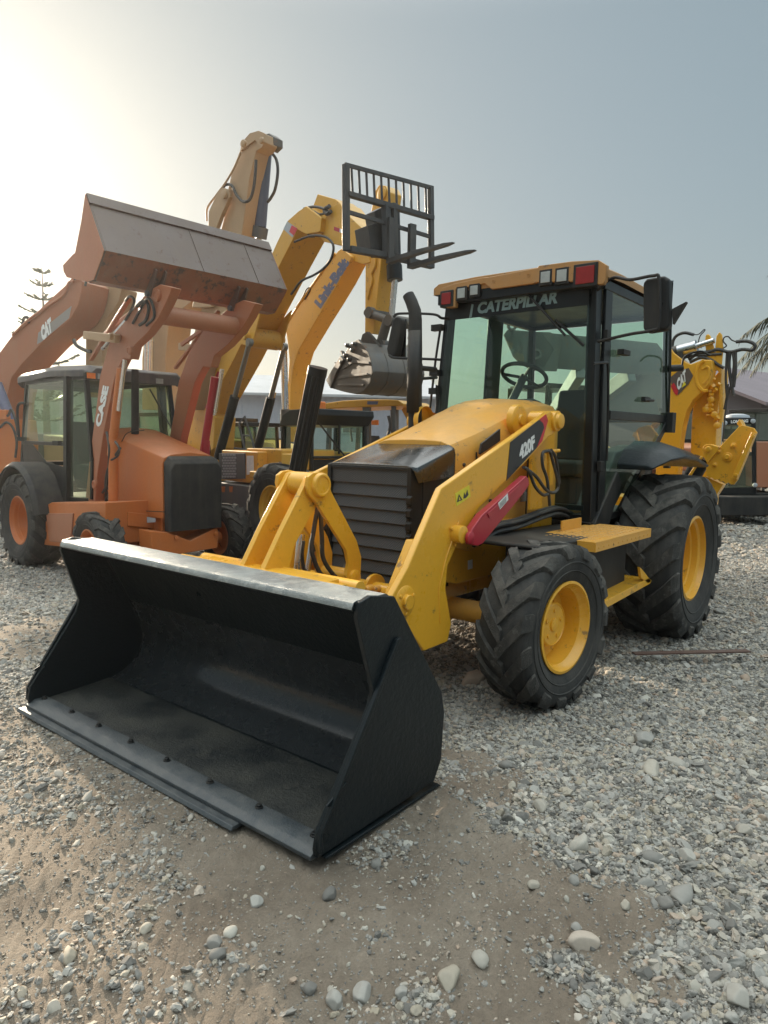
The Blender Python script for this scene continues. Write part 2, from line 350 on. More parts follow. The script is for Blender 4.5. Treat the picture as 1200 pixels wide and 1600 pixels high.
def ground():
    ds = np.concatenate([[-60, -25, -10, -4, -1], np.arange(0, 1.2, .2), np.arange(1.2, 9, .045), 9*1.035**np.arange(0, 60), [90, 130, 200, 350, 600, 1000]])
    rows = []; V = []
    us = np.concatenate([-np.geomspace(3000, 9, 14), np.linspace(-8, -2.2, 30), np.linspace(-2.1, 2.1, 190), np.linspace(2.2, 8, 30), np.geomspace(9, 3000, 14)])
    vs = []
    for d in ds:
        w_ = max(.35, d*.36+.55) if d < 60 else 22
        r = np.where(np.abs(us) <= 2.1, us/2.1*w_, np.sign(us)*(w_+(np.abs(us)-2.1)*max(1., w_/3)))
        x = CAM[0]+RH[0]*r+FH[0]*d; y = CAM[1]+RH[1]*r+FH[1]*d
        vs.append(np.stack([x, y, gh(x, y)], -1))
    V = np.array(vs); k, n = V.shape[:2]; V = V.reshape(-1, 3)
    m = rng.normal(0, 1, len(V)); r, d = rd(V[:, 0], V[:, 1]); V[:, 2] += m*.0035*(d < 9)*(d > 1)
    I = np.arange(k*n).reshape(k, n); F = np.stack([I[:-1, :-1], I[:-1, 1:], I[1:, 1:], I[1:, :-1]], -1).reshape(-1, 4)
    me = bpy.data.meshes.new('ground'); me.from_pydata(V.tolist(), [], F.tolist()); me.polygons.foreach_set('use_smooth', [True]*len(F))
    at = me.attributes.new('earth', 'FLOAT', 'POINT'); at.data.foreach_set('value', dirt(V[:, 0], V[:, 1]).astype(np.float32))
    o = bpy.data.objects.new('ground', me); col.objects.link(o); o['kind'] = 'structure'; return o
m, t, b = nodes('gravel_ground'); L = t.links
tc = N(t, 'ShaderNodeNewGeometry'); pos = tc.outputs['Position']
def nz(scale, det=8., ro=.65): 
    n = N(t, 'ShaderNodeTexNoise', Scale=scale, Detail=det, Roughness=ro); L.new(pos, n.inputs['Vector']); return n.outputs[0]
def vor(scale, feat='F1'):
    n = N(t, 'ShaderNodeTexVoronoi', Scale=scale); n.feature = feat; L.new(pos, n.inputs['Vector']); return n
v1 = vor(42.); v2 = vor(95.); e1 = vor(42., 'DISTANCE_TO_EDGE')
sep = N(t, 'ShaderNodeSeparateColor'); L.new(v1.outputs['Color'], sep.inputs[0])
stone = ramp(t, sep.outputs[0], [(0., (.13, .118, .10)), (.35, (.22, .20, .17)), (.7, (.30, .275, .235)), (1., (.40, .37, .32))])
edge = ramp(t, e1.outputs[0], [(0., (.35, .35, .35)), (.14, (1, 1, 1))])
gcol = mix(t, 1., stone.outputs[0], edge.outputs[0], 'MULTIPLY')
ecol = ramp(t, nz(2.3), [(.3, (.25, .194, .143)), (.5, (.318, .253, .190)), (.7, (.39, .32, .248))])
ec2 = mix(t, nz(24., 12., .8), tuple([.45]*3), tuple([1.45]*3)); ecm = mix(t, 1., ecol.outputs[0], ec2, 'MULTIPLY')
at = N(t, 'ShaderNodeAttribute', attribute_name='earth')
ad = N(t, 'ShaderNodeMath', operation='ADD'); L.new(at.outputs['Fac'], ad.inputs[0])
sb = N(t, 'ShaderNodeMath', operation='MULTIPLY_ADD'); L.new(nz(9.), sb.inputs[0]); sb.inputs[1].default_value = 1.1; sb.inputs[2].default_value = -.50; L.new(sb.outputs[0], ad.inputs[1])
fac = ramp(t, ad.outputs[0], [(.22, (0, 0, 0)), (.45, (1, 1, 1))])
big = mix(t, nz(.6, 4.), tuple([.85]*3), tuple([1.12]*3))
cc = mix(t, fac.outputs[0], gcol, ecm); cc = mix(t, 1., cc, big, 'MULTIPLY'); L.new(cc, b.inputs['Base Color']); b.inputs['Roughness'].default_value = .92
inv = N(t, 'ShaderNodeMath', operation='SUBTRACT'); inv.inputs[0].default_value = 1.; L.new(v1.outputs['Distance'], inv.inputs[1])
inv2 = N(t, 'ShaderNodeMath', operation='SUBTRACT'); inv2.inputs[0].default_value = 1.; L.new(v2.outputs['Distance'], inv2.inputs[1])
hm = N(t, 'ShaderNodeMath', operation='MULTIPLY'); hm.inputs[1].default_value = 1.6; L.new(inv.outputs[0], hm.inputs[0])
hs = N(t, 'ShaderNodeMath', operation='ADD'); L.new(hm.outputs[0], hs.inputs[0]); L.new(inv2.outputs[0], hs.inputs[1])
he = N(t, 'ShaderNodeMath', operation='MULTIPLY'); L.new(nz(45., 10., .75), he.inputs[0]); he.inputs[1].default_value = 3.0
hx = mix(t, fac.outputs[0], hs.outputs[0], he.outputs[0])
bp = N(t, 'ShaderNodeBump', Strength=.9, Distance=.012); L.new(hx, bp.inputs['Height']); L.new(bp.outputs[0], b.inputs['Normal'])
GROUNDM = m
gnd = ground(); gnd.data.materials.append(GROUNDM)

# stones: one colour per stone, mostly grey with some tan and reddish
def stonemat(name, inst):
    m, t, b = nodes(name); L = t.links
    if inst: a = N(t, 'ShaderNodeAttribute', attribute_name='shade'); a.attribute_type = 'INSTANCER'; src = a.outputs['Fac']
    else: a = N(t, 'ShaderNodeObjectInfo'); src = a.outputs['Random']
    c = ramp(t, src, [(0., (.13, .121, .108)), (.3, (.25, .235, .21)), (.55, (.35, .33, .295)), (.72, (.33, .28, .21)), (.85, (.42, .39, .335)), (.94, (.36, .265, .195)), (1., (.52, .49, .43))])
    g = N(t, 'ShaderNodeTexCoord'); n = N(t, 'ShaderNodeTexNoise', Scale=30., Detail=6., Roughness=.7); L.new(g.outputs['Object'], n.inputs['Vector'])
    k = mix(t, n.outputs[0], tuple([.78]*3), tuple([1.2]*3)); cc = mix(t, 1., c.outputs[0], k, 'MULTIPLY'); L.new(cc, b.inputs['Base Color']); b.inputs['Roughness'].default_value = .8
    bp = N(t, 'ShaderNodeBump', Strength=.3, Distance=.003); L.new(n.outputs[0], bp.inputs['Height']); L.new(bp.outputs[0], b.inputs['Normal']); return m
SM = stonemat('pebble_stone', True); RM = stonemat('rock_stone', False)

def gravel():
    P = []; S = []
    def scatter(n, d0, d1, rmin, rmed, sig, ed):
        # more stones close by, where they can be told apart
        d = np.sqrt(rng.uniform(d0**2, d1**2, n)); r = rng.uniform(-1, 1, n)*(d*.62+.35)
        x = CAM[0]+RH[0]*r+FH[0]*d; y = CAM[1]+RH[1]*r+FH[1]*d
        dv = dirt(x, y); cl = .5+.5*np.sin(3.1*x+2*np.sin(2.3*y))*np.sin(2.7*y+1.5*np.sin(3.3*x))
        keep = rng.uniform(0, 1, n) < np.clip((1-dv)**1.7*(.55+.55*cl)+ed, 0, 1)
        x, y, dv = x[keep], y[keep], dv[keep]
        s = np.clip(rmed*np.exp(rng.normal(0, sig, len(x))), rmin, .05)*(1-.35*dv)
        k2 = ~((np.abs(y) < 1.10) & (x > 3.48) & (x < 4.27)); x, y, s = x[k2], y[k2], s[k2]; nr = (np.abs(y) < 1.2) & (x > 4.1) & (x < 4.5); s = np.where(nr, s*.7, s)
        P.append(np.stack([x, y, gh(x, y)+s*rng.uniform(-.35, .40, len(x))], -1)); S.append(s)
    scatter(95000, 1.2, 4.2, .0033, .0063, .42, .05)
    scatter(12000, 1.2, 4.2, .008, .0108, .28, .015)
    scatter(140000, 4.2, 9.5, .005, .0098, .38, .12)
    scatter(60000, 9.5, 20., .010, .021, .35, .3)
    scatter(34000, 1.1, 3.6, .002, .0036, .35, .8)
    scatter(5000, 1.2, 4.0, .010, .0135, .22, .0)
    scatter(1500, 1.2, 3.4, .014, .018, .2, .0)
    P = np.concatenate(P); S = np.concatenate(S); n = len(P)
    me = bpy.data.meshes.new('gravel'); me.vertices.add(n); me.vertices.foreach_set('co', P.ravel().astype(np.float32))
    def att(nm, typ, a, key='value'): q = me.attributes.new(nm, typ, 'POINT'); q.data.foreach_set(key, a)
    att('shade', 'FLOAT', rng.uniform(0, 1, n).astype(np.float32)); att('idx', 'INT', rng.integers(0, 8, n).astype(np.int32))
    rot = np.stack([rng.normal(0, .5, n), rng.normal(0, .5, n), rng.uniform(0, 6.28, n)], -1); att('rot', 'FLOAT_VECTOR', rot.ravel().astype(np.float32), 'vector')
    sc3 = S[:, None]*np.stack([rng.uniform(.9, 1.6, n), rng.uniform(.8, 1.15, n), rng.uniform(.45, .85, n)], -1); att('size', 'FLOAT_VECTOR', sc3.ravel().astype(np.float32), 'vector')
    o = bpy.data.objects.new('gravel', me); col.objects.link(o); me.materials.append(SM)
    g = bpy.data.node_groups.new('gravel_stones', 'GeometryNodeTree'); g.interface.new_socket('Geometry', in_out='INPUT', socket_type='NodeSocketGeometry'); g.interface.new_socket('Geometry', in_out='OUTPUT', socket_type='NodeSocketGeometry')
    X = g.nodes.new; K = g.links.new
    gi = X('NodeGroupInput'); go = X('NodeGroupOutput'); gti = X('GeometryNodeGeometryToInstance')
    for i in range(8):
        ico = X('GeometryNodeMeshIcoSphere'); ico.inputs['Radius'].default_value = 1; ico.inputs['Subdivisions'].default_value = 3 if i in (1, 4, 6) else 2
        ps = X('GeometryNodeInputPosition'); nn = X('ShaderNodeTexNoise'); nn.noise_dimensions = '4D'; nn.inputs['W'].default_value = i*3.7; nn.inputs['Scale'].default_value = .9 if i in (1, 4, 6) else 1.5; nn.inputs['Detail'].default_value = 2
        K(ps.outputs[0], nn.inputs['Vector'])
        sb = X('ShaderNodeVectorMath'); sb.operation = 'SUBTRACT'; sb.inputs[1].default_value = (.5, .5, .5); K(nn.outputs['Color'], sb.inputs[0])
        ml = X('ShaderNodeVectorMath'); ml.operation = 'SCALE'; ml.inputs['Scale'].default_value = 1.4 if i in (1, 4, 6) else 2.3; K(sb.outputs[0], ml.inputs[0])
        sp = X('GeometryNodeSetPosition'); K(ico.outputs[0], sp.inputs[0]); K(ml.outputs[0], sp.inputs['Offset'])
        sh = X('GeometryNodeSetShadeSmooth'); sh.inputs['Shade Smooth'].default_value = i in (1, 4, 6); K(sp.outputs[0], sh.inputs[0])
        K(sh.outputs[0], gti.inputs[0])
    smt = X('GeometryNodeSetMaterial'); smt.inputs['Material'].default_value = SM; 
    iop = X('GeometryNodeInstanceOnPoints'); K(gi.outputs[0], iop.inputs['Points']); K(gti.outputs[0], smt.inputs[0]); K(smt.outputs[0], iop.inputs['Instance']); iop.inputs['Pick Instance'].default_value = True
    def na(nm, typ): q = X('GeometryNodeInputNamedAttribute'); q.data_type = typ; q.inputs['Name'].default_value = nm; return next(s for s in q.outputs if s.enabled and s.name == 'Attribute')
    K(na('idx', 'INT'), iop.inputs['Instance Index']); K(na('size', 'FLOAT_VECTOR'), iop.inputs['Scale'])
    er = X('FunctionNodeEulerToRotation'); K(na('rot', 'FLOAT_VECTOR'), er.inputs[0]); K(er.outputs[0], iop.inputs['Rotation'])
    K(iop.outputs[0], go.inputs[0])
    md = o.modifiers.new('stones', 'NODES'); md.node_group = g
    tag(o, 'loose grey crushed gravel and small pebbles spread over the yard', 'gravel', kind='stuff'); return o
gravel()

def rock(px, py, rx, ry, rz, yaw, label, seed, parentless=True, flat=False):
    d = ray(px, py); P = CAM+d*(-CAM[2]/d[2])
    for _ in range(4): P = CAM+d*((gh(P[0], P[1])-CAM[2])/d[2])
    bm = bmesh.new(); bmesh.ops.create_icosphere(bm, subdivisions=4, radius=1)
    r_ = random.Random(seed); ks = [(Vector((r_.gauss(0, 1), r_.gauss(0, 1), r_.gauss(0, 1))).normalized()*r_.uniform(.8, 2.2), r_.uniform(0, 6)) for _ in range(7)]
    pl = [(Vector((r_.gauss(0, 1), r_.gauss(0, 1), r_.gauss(0, 1))).normalized(), r_.uniform(.66, .9)) for _ in range(11 if flat else 6)]
    for v in bm.verts:
        c = v.co.copy(); s_ = 1+sum(math.sin(k.dot(c)*1.6+p) for k, p in ks)*.06; c = c*s_
        for n_, dd in pl:
            e = c.dot(n_)-dd
            if e > 0: c -= n_*e*.85
        v.co = Vector((c.x*rx, c.y*ry, c.z*rz))*1.2
    me = bpy.data.meshes.new('rock'); bm.to_mesh(me); bm.free(); me.polygons.foreach_set('use_smooth', [True]*len(me.polygons))
    o = bpy.data.objects.new('rock', me); col.objects.link(o); o.location = (P[0], P[1], P[2]+rz*.42); o.rotation_euler = (r_.uniform(-.15, .15), r_.uniform(-.15, .15), yaw); me.materials.append(RM)
    tag(o, label, 'stone', 'larger stones lying on the gravel'); return o
for i, a in enumerate([
 (1005, 1160, .062, .042, .034, .2, 'large smooth grey stone lying right of the front tyre'),
 (1018, 1204, .055, .032, .022, .4, 'flat pale grey stone just below the large smooth one'),
 (1058, 1196, .045, .032, .02, 1.2, 'half buried grey stone beside the flat pale one'),
 (790, 1198, .032, .026, .022, .9, 'rounded grey stone in front of the loader bucket corner'),
 (844, 1263, .030, .024, .02, .3, 'oval grey stone between the bucket and the gravel bank'),
 (1066, 1402, .056, .030, .022, .1, 'long pinkish tan stone in the gravel on the right'),
 (1020, 1343, .040, .025, .02, 2.2, 'tan angular stone in the gravel above the long pinkish one'),
 (1072, 1340, .032, .024, .02, .6, 'round pale stone beside the tan angular one'),
 (910, 1476, .044, .026, .024, 2.5, 'smooth blue grey egg shaped stone on bare earth'),
 (900, 1452, .016, .014, .012, .1, 'small tan pebble behind the blue grey egg shaped stone'),
 (896, 1378, .020, .017, .015, .7, 'reddish round stone at the edge of the gravel'),
 (834, 1385, .020, .016, .013, .2, 'pale grey stone leaning beside two others on earth'),
 (702, 1532, .040, .024, .022, .15, 'wide pale grey stone near the bottom middle'),
 (750, 1502, .027, .020, .018, .8, 'brown angular stone right of the wide pale one'),
 (588, 1352, .020, .018, .016, .4, 'small pale round stone just below the bucket edge'),
 (342, 1494, .021, .019, .016, .5, 'split pale stone, lower half of the cluster on earth'),
 (337, 1476, .023, .018, .018, 1.6, 'grey stone leaning on the split pale stone'),
 (360, 1460, .022, .018, .015, .3, 'rounded grey stone topmost of the cluster on earth'),
 (228, 1455, .020, .014, .014, .3, 'buff oval stone left of the stone cluster'),
 (400, 1411, .020, .020, .016, 1.1, 'pinkish blunt stone on the bare earth patch'),
 (516, 1402, .024, .020, .017, .2, 'grey blunt stone among small pebbles below the bucket'),
 (108, 1497, .030, .018, .016, .9, 'brown wedge shaped stone at the lower left'),
 (1152, 1562, .034, .030, .028, .5, 'big blocky grey stone in the lower right corner'),
 (523, 1568, .026, .022, .02, .8, 'pale stone at the bottom edge left of the middle'),
 (566, 1556, .032, .023, .02, .3, 'large pale stone at the bottom edge, middle'),
 (486, 1548, .018, .016, .014, .1, 'small round stone above the bottom edge'),
 (1162, 1300, .034, .022, .02, 2.6, 'grey slab like stone at the right edge'),
 (626, 1554, .018, .016, .014, .5, 'grey pebble between the two wide pale stones at the bottom'),
 (740, 1064, .10, .06, .045, .1, 'dark boulder lying behind the bucket in the shade of the front tyre'),
]): rock(*a, seed=i+3, flat=i in (6, 13, 21, 22, 26))

# ---------------------------------------------------------------- wheels
def tyre_mb(fr, x, y0, y1, z, Rt, Rr, n, lug, steer=0., flat=.0):
    """y0 inner face, y1 outer face"""
    yc = (y0+y1)/2; w_ = abs(y1-y0)/2; c = fr.W(x, yc, z); a = fr.ang+steer; ax = np.array([-math.sin(a), math.cos(a), 0.]); fx = np.array([math.cos(a), math.sin(a), 0.]); up = np.array([0, 0, 1.])
    H = Rt-Rr; mb = MB()
    half = [(Rr, .66), (Rr+.02*H, .80), (Rr+.12*H, .86), (Rr+.25*H, .93), (Rr+.42*H, 1.), (Rr+.60*H, 1.), (Rr+.74*H, .955), (Rr+.83*H, .87), (Rr+.87*H, .72), (Rr+.885*H, .4), (Rr+.89*H, 0)]
    prof = [(r, -k*w_) for r, k in half]+[(r, k*w_) for r, k in reversed(half[:-1])]
    mb.lathe(c, ax, prof, 72, cap=False)
    Rc = Rr+.925*H-.008; lh = Rt
    def pt(r, th, yy): return c+ax*yy+(fx*math.cos(th)+up*math.sin(th))*r
    dth = 2*math.pi/n; lw = dth*.26
    for sd in (-1, 1):
        for i in range(n):
            th = dth*(i+(.5 if sd > 0 else 0))
            st = [(-.10, 0., 1.0, Rc-.01, lh), (.28, .32, .95, Rc-.01, lh), (.62, .60, 1.0, Rc-.015, lh-.004), (.90, .86, 1.12, Rr+.83*H, lh-.035*H), (1.0, .93, 1.1, Rr+.70*H, lh-.17*H), (1.015, .95, 1.0, Rr+.58*H, Rr+.66*H)]
            secs = []; jt = random.uniform(-.004, .002)
            for k, sh, wd, rb, rt_ in st:
                rt_ += jt+random.uniform(-.003, .002)
                t0 = th+lug*dth*sh; yy = sd*k*w_; q = lw*wd
                if k >= 1.: secs.append([pt(rb, t0-q, sd*.97*w_), pt(rt_, t0-q*.9, yy+sd*.008), pt(rt_, t0+q*.9, yy+sd*.008), pt(rb, t0+q, sd*.97*w_), pt(rb, t0-q, sd*.97*w_)])
                else: secs.append([pt(rb, t0-q, yy), pt(rt_, t0-q*.8, yy), pt(rt_, t0+q*.8, yy), pt(rb, t0+q, yy), pt(rb, t0-q, yy)])
            mb.loft([s_[:4]+[s_[0]] for s_ in secs], 1)
    for r_ in (.30, .52):   # raised rings on the side wall
        for sd in (-1, 1): 
            k = 1. if r_ > .4 else .95
            mb.lathe(c, ax, [(Rr+H*(r_-.02), sd*w_*k), (Rr+H*r_, sd*(w_*k+.006)), (Rr+H*(r_+.02), sd*w_*k)], 64, cap=False)
    if flat:
        g = z-Rt; zf = g+flat
        for i, v in enumerate(mb.v):
            if v[2] < fr.O[2]+zf:
                k = (fr.O[2]+zf-v[2]); P = np.array(v); q = (P-c)@ax; P = P+ax*(q/w_)*k*.5; mb.v[i] = (P[0], P[1], fr.O[2]+zf-.15*k)
    return mb
def wheel(parent, name, fr, x, yo, yi, z, Rt, Rr, n, lug, mr, mt, kind, steer=0., flat=0., label=None):
    """yo: outer face of the tyre, yi: inner face"""
    sd = 1 if yo > yi else -1; w_ = abs(yo-yi)
    yc = (yo+yi)/2; c = fr.W(x, yc, z); a = fr.ang+steer; ax = np.array([-math.sin(a), math.cos(a), 0.])*sd; fx = np.array([math.cos(a), math.sin(a), 0.])
    h = w_/2; e = bpy.data.objects.new(name, None); col.objects.link(e); e.parent = parent; e.empty_display_size = .1
    if label: e['label'] = label
    root = parent
    tm = tyre_mb(fr, x, yi, yo, z, Rt, Rr, n, lug, steer, flat); obj('tyre', tm, [mt, RUBD], e)
    rm = MB()
    if kind == 'front': prof = [(Rr*1.015, h*.80), (Rr*1.03, h*.88), (Rr*.97, h*.90), (Rr*.93, h*.72), (Rr*.86, h*.60), (Rr*.84, h*.20), (Rr*.80, -h*.05), (Rr*.62, -h*.14), (Rr*.50, -h*.12), (Rr*.0, -h*.12)]
    else: prof = [(Rr*1.015, h*.72), (Rr*1.03, h*.80), (Rr*.97, h*.83), (Rr*.94, h*.66), (Rr*.88, h*.60), (Rr*.86, h*.42), (Rr*.81, h*.38), (Rr*.79, h*.05), (Rr*.75, -h*.02), (Rr*.73, -h*.35), (Rr*.6, -h*.42), (Rr*.35, -h*.36), (0.0, -h*.36)]
    rm.lathe(c, ax, prof, 56, cap=False)
    rm.lathe(c, ax, [(Rr*1.0, -h*.8), (Rr*.8, -h*.7), (Rr*.75, -h*.15)], 40, cap=False)
    obj('rim', rm, mr, e)
    hb = MB()
    if kind == 'front':
        hb.lathe(c, ax, [(Rr*.50, -h*.14), (Rr*.50, h*.30), (Rr*.47, h*.36), (Rr*.45, h*.37), (Rr*.44, h*.34), (0, h*.34)], 36, cap=False)
        hb.lathe(c, ax, [(Rr*.15, h*.33), (Rr*.14, h*.40), (Rr*.1, h*.42), (0, h*.42)], 20, cap=False)
        for k in range(5): q = 2*math.pi*k/5+.4; hb.lathe(c+(fx*math.cos(q)+np.array([0, 0, 1])*math.sin(q))*Rr*.31, ax, [(Rr*.05, h*.33), (Rr*.05, h*.38), (0, h*.39)], 6, cap=False)
        for k in range(8): q = 2*math.pi*k/8; hb.lathe(c+(fx*math.cos(q)+np.array([0, 0, 1])*math.sin(q))*Rr*.60, ax, [(Rr*.045, -h*.16), (Rr*.045, -h*.05), (0, -h*.04)], 6, cap=False)
    else:
        hb.lathe(c, ax, [(Rr*.30, -h*.4), (Rr*.30, -h*.1), (Rr*.24, 0), (0, 0)], 28, cap=False)
        for k in range(10): q = 2*math.pi*k/10; hb.lathe(c+(fx*math.cos(q)+np.array([0, 0, 1])*math.sin(q))*Rr*.43, ax, [(Rr*.035, -h*.38), (Rr*.035, -h*.26), (0, -h*.25)], 6, cap=False)
    obj('hub', hb, mr, e); hb = MB(); hb.lathe(c+fx*Rr*.1+np.array([0, 0, Rr*.82]), ax, [(.009, h*.3), (.008, h*.62), (0, h*.63)], 8, cap=False)
    obj('valve_stem', hb, mr, e); return e
# ---------------------------------------------------------------- the yellow backhoe loader in front
M = Frame((0, 0, 0), 0)
T = thing('backhoe_loader', M, 'yellow backhoe loader with its big black front bucket resting on the gravel in front', 'backhoe loader')
W = M.W; zc = gh(np.array([2.2]), np.array([1.]))[0]
ST = -.095
wheel(T, 'front_wheel', M, 2.2, 1.115, .79, .455, .49, .262, 15, 1.15, YEL, RUB, 'front', ST)
wheel(T, 'front_wheel', M, 2.2, -1.115, -.79, .44, .49, .262, 15, 1.15, YEL, RUB, 'front', ST)
wheel(T, 'rear_wheel', M, 0, 1.22, .72, .60, .675, .338, 16, 1.15, YEL, RUB, 'rear', 0, .052)
wheel(T, 'rear_wheel', M, 0, -1.22, -.72, .60, .675, .338, 16, 1.15, YEL, RUB, 'rear', 0, .052)

# front bucket
HW = 1.085
inner = [(4.22, .040), (3.95, .05), (3.78, .062), (3.70, .082), (3.635, .12), (3.59, .17), (3.565, .23), (3.562, .29), (3.58, .36), (3.70, .61), (3.80, .80), (3.84, .872), (3.87, .888), (4.03, .888)]
th = .022; outer = [(4.22, .018), (3.78, .035), (3.68, .055), (3.61, .095), (3.565, .15), (3.54, .22), (3.538, .29), (3.555, .37), (3.68, .62), (3.775, .81), (3.82, .885), (3.86, .912), (4.04, .912)]
mb = MB(); mb.prof(M, inner+outer[::-1], -HW, HW)
mb.tube([W(4.045, -HW, .893), W(4.045, HW, .893)], .021, 12)
side = [(4.262, .026), (4.268, .06), (4.255, .125), (3.985, .50), (3.965, .56), (4.065, .86), (4.05, .915), (3.99, .93), (3.845, .905), (3.50, .43), (3.475, .33), (3.49, .12), (3.54, .04)]
mb.prof(M, side, HW, HW+.022); mb.prof(M, side, -HW, -HW-.022)
bk = obj('front_bucket', mb, BUCK, T, .005)
mb = MB(); cv_ = [(3.785, .064), (3.706, .0845), (3.6425, .122), (3.5965, .172), (3.5695, .231), (3.5655, .290), (3.5835, .358), (3.66, .52)]
mb.prof(M, cv_+[(x_-.003, z_-.001) for x_, z_ in cv_[::-1]], -HW+.003, HW-.003); obj('inner_curve', mb, BUCKI, bk, smooth=60)
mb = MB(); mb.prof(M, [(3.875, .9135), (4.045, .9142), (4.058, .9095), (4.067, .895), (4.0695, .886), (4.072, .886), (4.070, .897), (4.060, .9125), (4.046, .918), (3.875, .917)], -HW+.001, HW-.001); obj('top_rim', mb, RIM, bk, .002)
mb = MB()
for s_ in (1, -1):   # weld beads along the cheeks
    mb.tube([W(x, s_*(HW-.003), z) for x, z in inner[1:]], [.006+.0015*(k % 2) for k in range(len(inner)-1)], 6)
obj('weld_bead', mb, BUCK, bk)
mb = MB()
fl = [(4.17, .0415), (3.95, .052), (3.79, .064)]
mb.prof(M, [(4.185, .0435), (3.95, .0540), (3.80, .0650), (3.80, .0600), (3.95, .0490), (4.185, .0385)], -HW+.004, HW-.004); obj('floor_plate', mb, BUCKF, bk)
mb = MB()   # weld strips and bevelled corner on the side cheeks
for s in (1, -1):
    y0, y1 = s*(HW+.022), s*(HW+.040)
    mb.prof(M, [(4.245, .045), (4.266, .05), (4.262, .12), (3.995, .51), (3.845, .735), (3.82, .74), (3.975, .50), (4.255, .115)], y0, y1)
    mb.prof(M, [(4.23, .02), (4.00, .02), (3.52, .024), (3.50, .010), (4.22, .006)], s*(HW-.05), s*(HW+.032))
    mb.prof(M, [(4.21, .20), (4.225, .21), (4.12, .26), (4.115, .25)], y0, s*(HW+.030))
obj('side_strip', mb, BUCK, bk, .003)
mb = MB(); mb.prof(M, [(4.165, .046), (4.165, .052), (4.235, .054), (4.275, .030), (4.275, .014), (4.17, .014)], -HW-.02, HW+.0); obj('cutting_edge', mb, LIP, bk, .003)
mb = MB(); yy = M.loc(M.on((380, 1280), z=.02))[1]
mb.prof(M, [(4.20, .0125), (4.305, .0125), (4.315, -.004), (4.20, -.006)], -HW-.045, yy); obj('lower_cutting_edge', mb, LIP, bk, .003)
for q in [(63, 1090), (107, 1111), (153, 1131), (204, 1156), (262, 1184), (329, 1218), (401, 1259), (489, 1302)]:
    P = M.on(q, z=.065); P = W(4.195, np.clip(P[1], -1.06, 1.05), .052)
    mb = MB(); mb.lathe(P, (0, 0, 1), [(.017, 0), (.017, .005), (.011, .007), (.011, .014), (.009, .016), (0, .016)], 8, cap=False); obj('bolt', mb, BLK, bk)
# hinge ears on the bucket's back
mb = MB()
for y in (-.60, -.46, .46, .60): mb.prof(M, [(3.78, .82), (3.53, .30), (3.40, .33), (3.36, .42), (3.46, .66), (3.60, .78)], y-.012, y+.012)
for y in (-.13, .13): mb.prof(M, [(3.79, .84), (3.66, .55), (3.52, .62), (3.50, .72), (3.62, .83)], y-.012, y+.012)
mb.tube([W(3.60, -.62, .80), W(3.60, .62, .80)], .045, 14)
obj('hinge_bracket', mb, YEL, bk, .003)

# loader arms
armpx = [(860, 642), (872, 650), (874, 664), (864, 680), (857, 683), (817, 728), (791, 752), (748, 796), (735, 818), (716, 850), (700, 884), (697, 920), (706, 975), (700, 1003), (663, 1018), (640, 985), (611, 934), (637, 887), (690, 763)]
armxz = [tuple(M.loc(M.on(q, y=.6))[[0, 2]]) for q in armpx]
for s in (1, -1):
    mb = MB(); mb.prof(M, armxz if s > 0 else [(x_, z_-.07*min(1, max(0, (2.86-x_)/.3))) for x_, z_ in armxz], s*(.6 if s > 0 else .545), s*(.555 if s > 0 else .505))
    a = obj('loader_arm', mb, YEL, T, .010)
    mb = MB()
    c = M.loc(M.on((868, 658), y=.6)); mb.lathe(W(c[0], s*.42, c[2]), (0, s, 0), [(.070, 0), (.070, .20), (.055, .205), (.050, .225), (.030, .23), (0, .232)], 28, cap=False)
    c2 = M.loc(M.on((633, 940), y=.6)); mb.lathe(W(c2[0], s*.598, c2[2]), (0, s, 0), [(.085, 0), (.085, .004), (.075, .010), (.040, .012), (.040, .03), (.036, .034), (0, .034)], 28, cap=False)
    c3 = M.loc(M.on((720, 835), y=.64)); mb.lathe(W(c3[0], s*.598, c3[2]), (0, s, 0), [(.050, 0), (.050, .06), (.03, .065), (0, .065)], 24, cap=False)
    obj('pivot_pin', mb, YEL, a, .002)
    # inner doubling plate at the lower end of the arm
    mb = MB(); mb.prof(M, [(x, z) for x, z in [(3.16, .70), (2.98, .98), (2.72, .97), (2.66, .72), (2.90, .42), (3.02, .44)]], s*.553, s*.50); obj('arm_gusset', mb, YEL, a, .006)
    if s > 0:
        mb = MB(); mb.plate(M, [(797, 691), (842, 656), (848, 661), (850, 668), (838, 700), (791, 751)], .6005, .603); dc = obj('decal', mb, DKD, a, smooth=0)
        mb = MB(); mb.plate(M, [(843, 655), (853, 647), (856, 657), (847, 689), (839, 699), (849, 669)], .6005, .6028); obj('decal', mb, RED, a, smooth=0)
        text('model_number', '420F', M.on((812, 720), y=.6035), M.on((836, 700), y=.6035), M.on((810.5, 698), y=.6035), (0, 1, 0), WHT, a, .035)
        mb = MB(); mb.plate(M, [(711, 771), (733, 758), (735, 776), (713, 791)], .6005, .602); st = obj('warning_sticker', mb, YST, a, smooth=0)
        mb = MB(); mb.plate(M, [(713.5, 785), (717, 772), (722.5, 781)], .602, .603); mb.plate(M, [(724, 779), (725, 769), (727, 774), (730, 765), (732, 773), (728, 778)], .602, .603); obj('warning_pictogram', mb, DKD, st, smooth=0)
        mb = MB(); mb.plate(M, [(717, 782), (717.4, 776), (719.5, 780.5)], .603, .6037); obj('warning_pictogram', mb, YST, st, smooth=0)
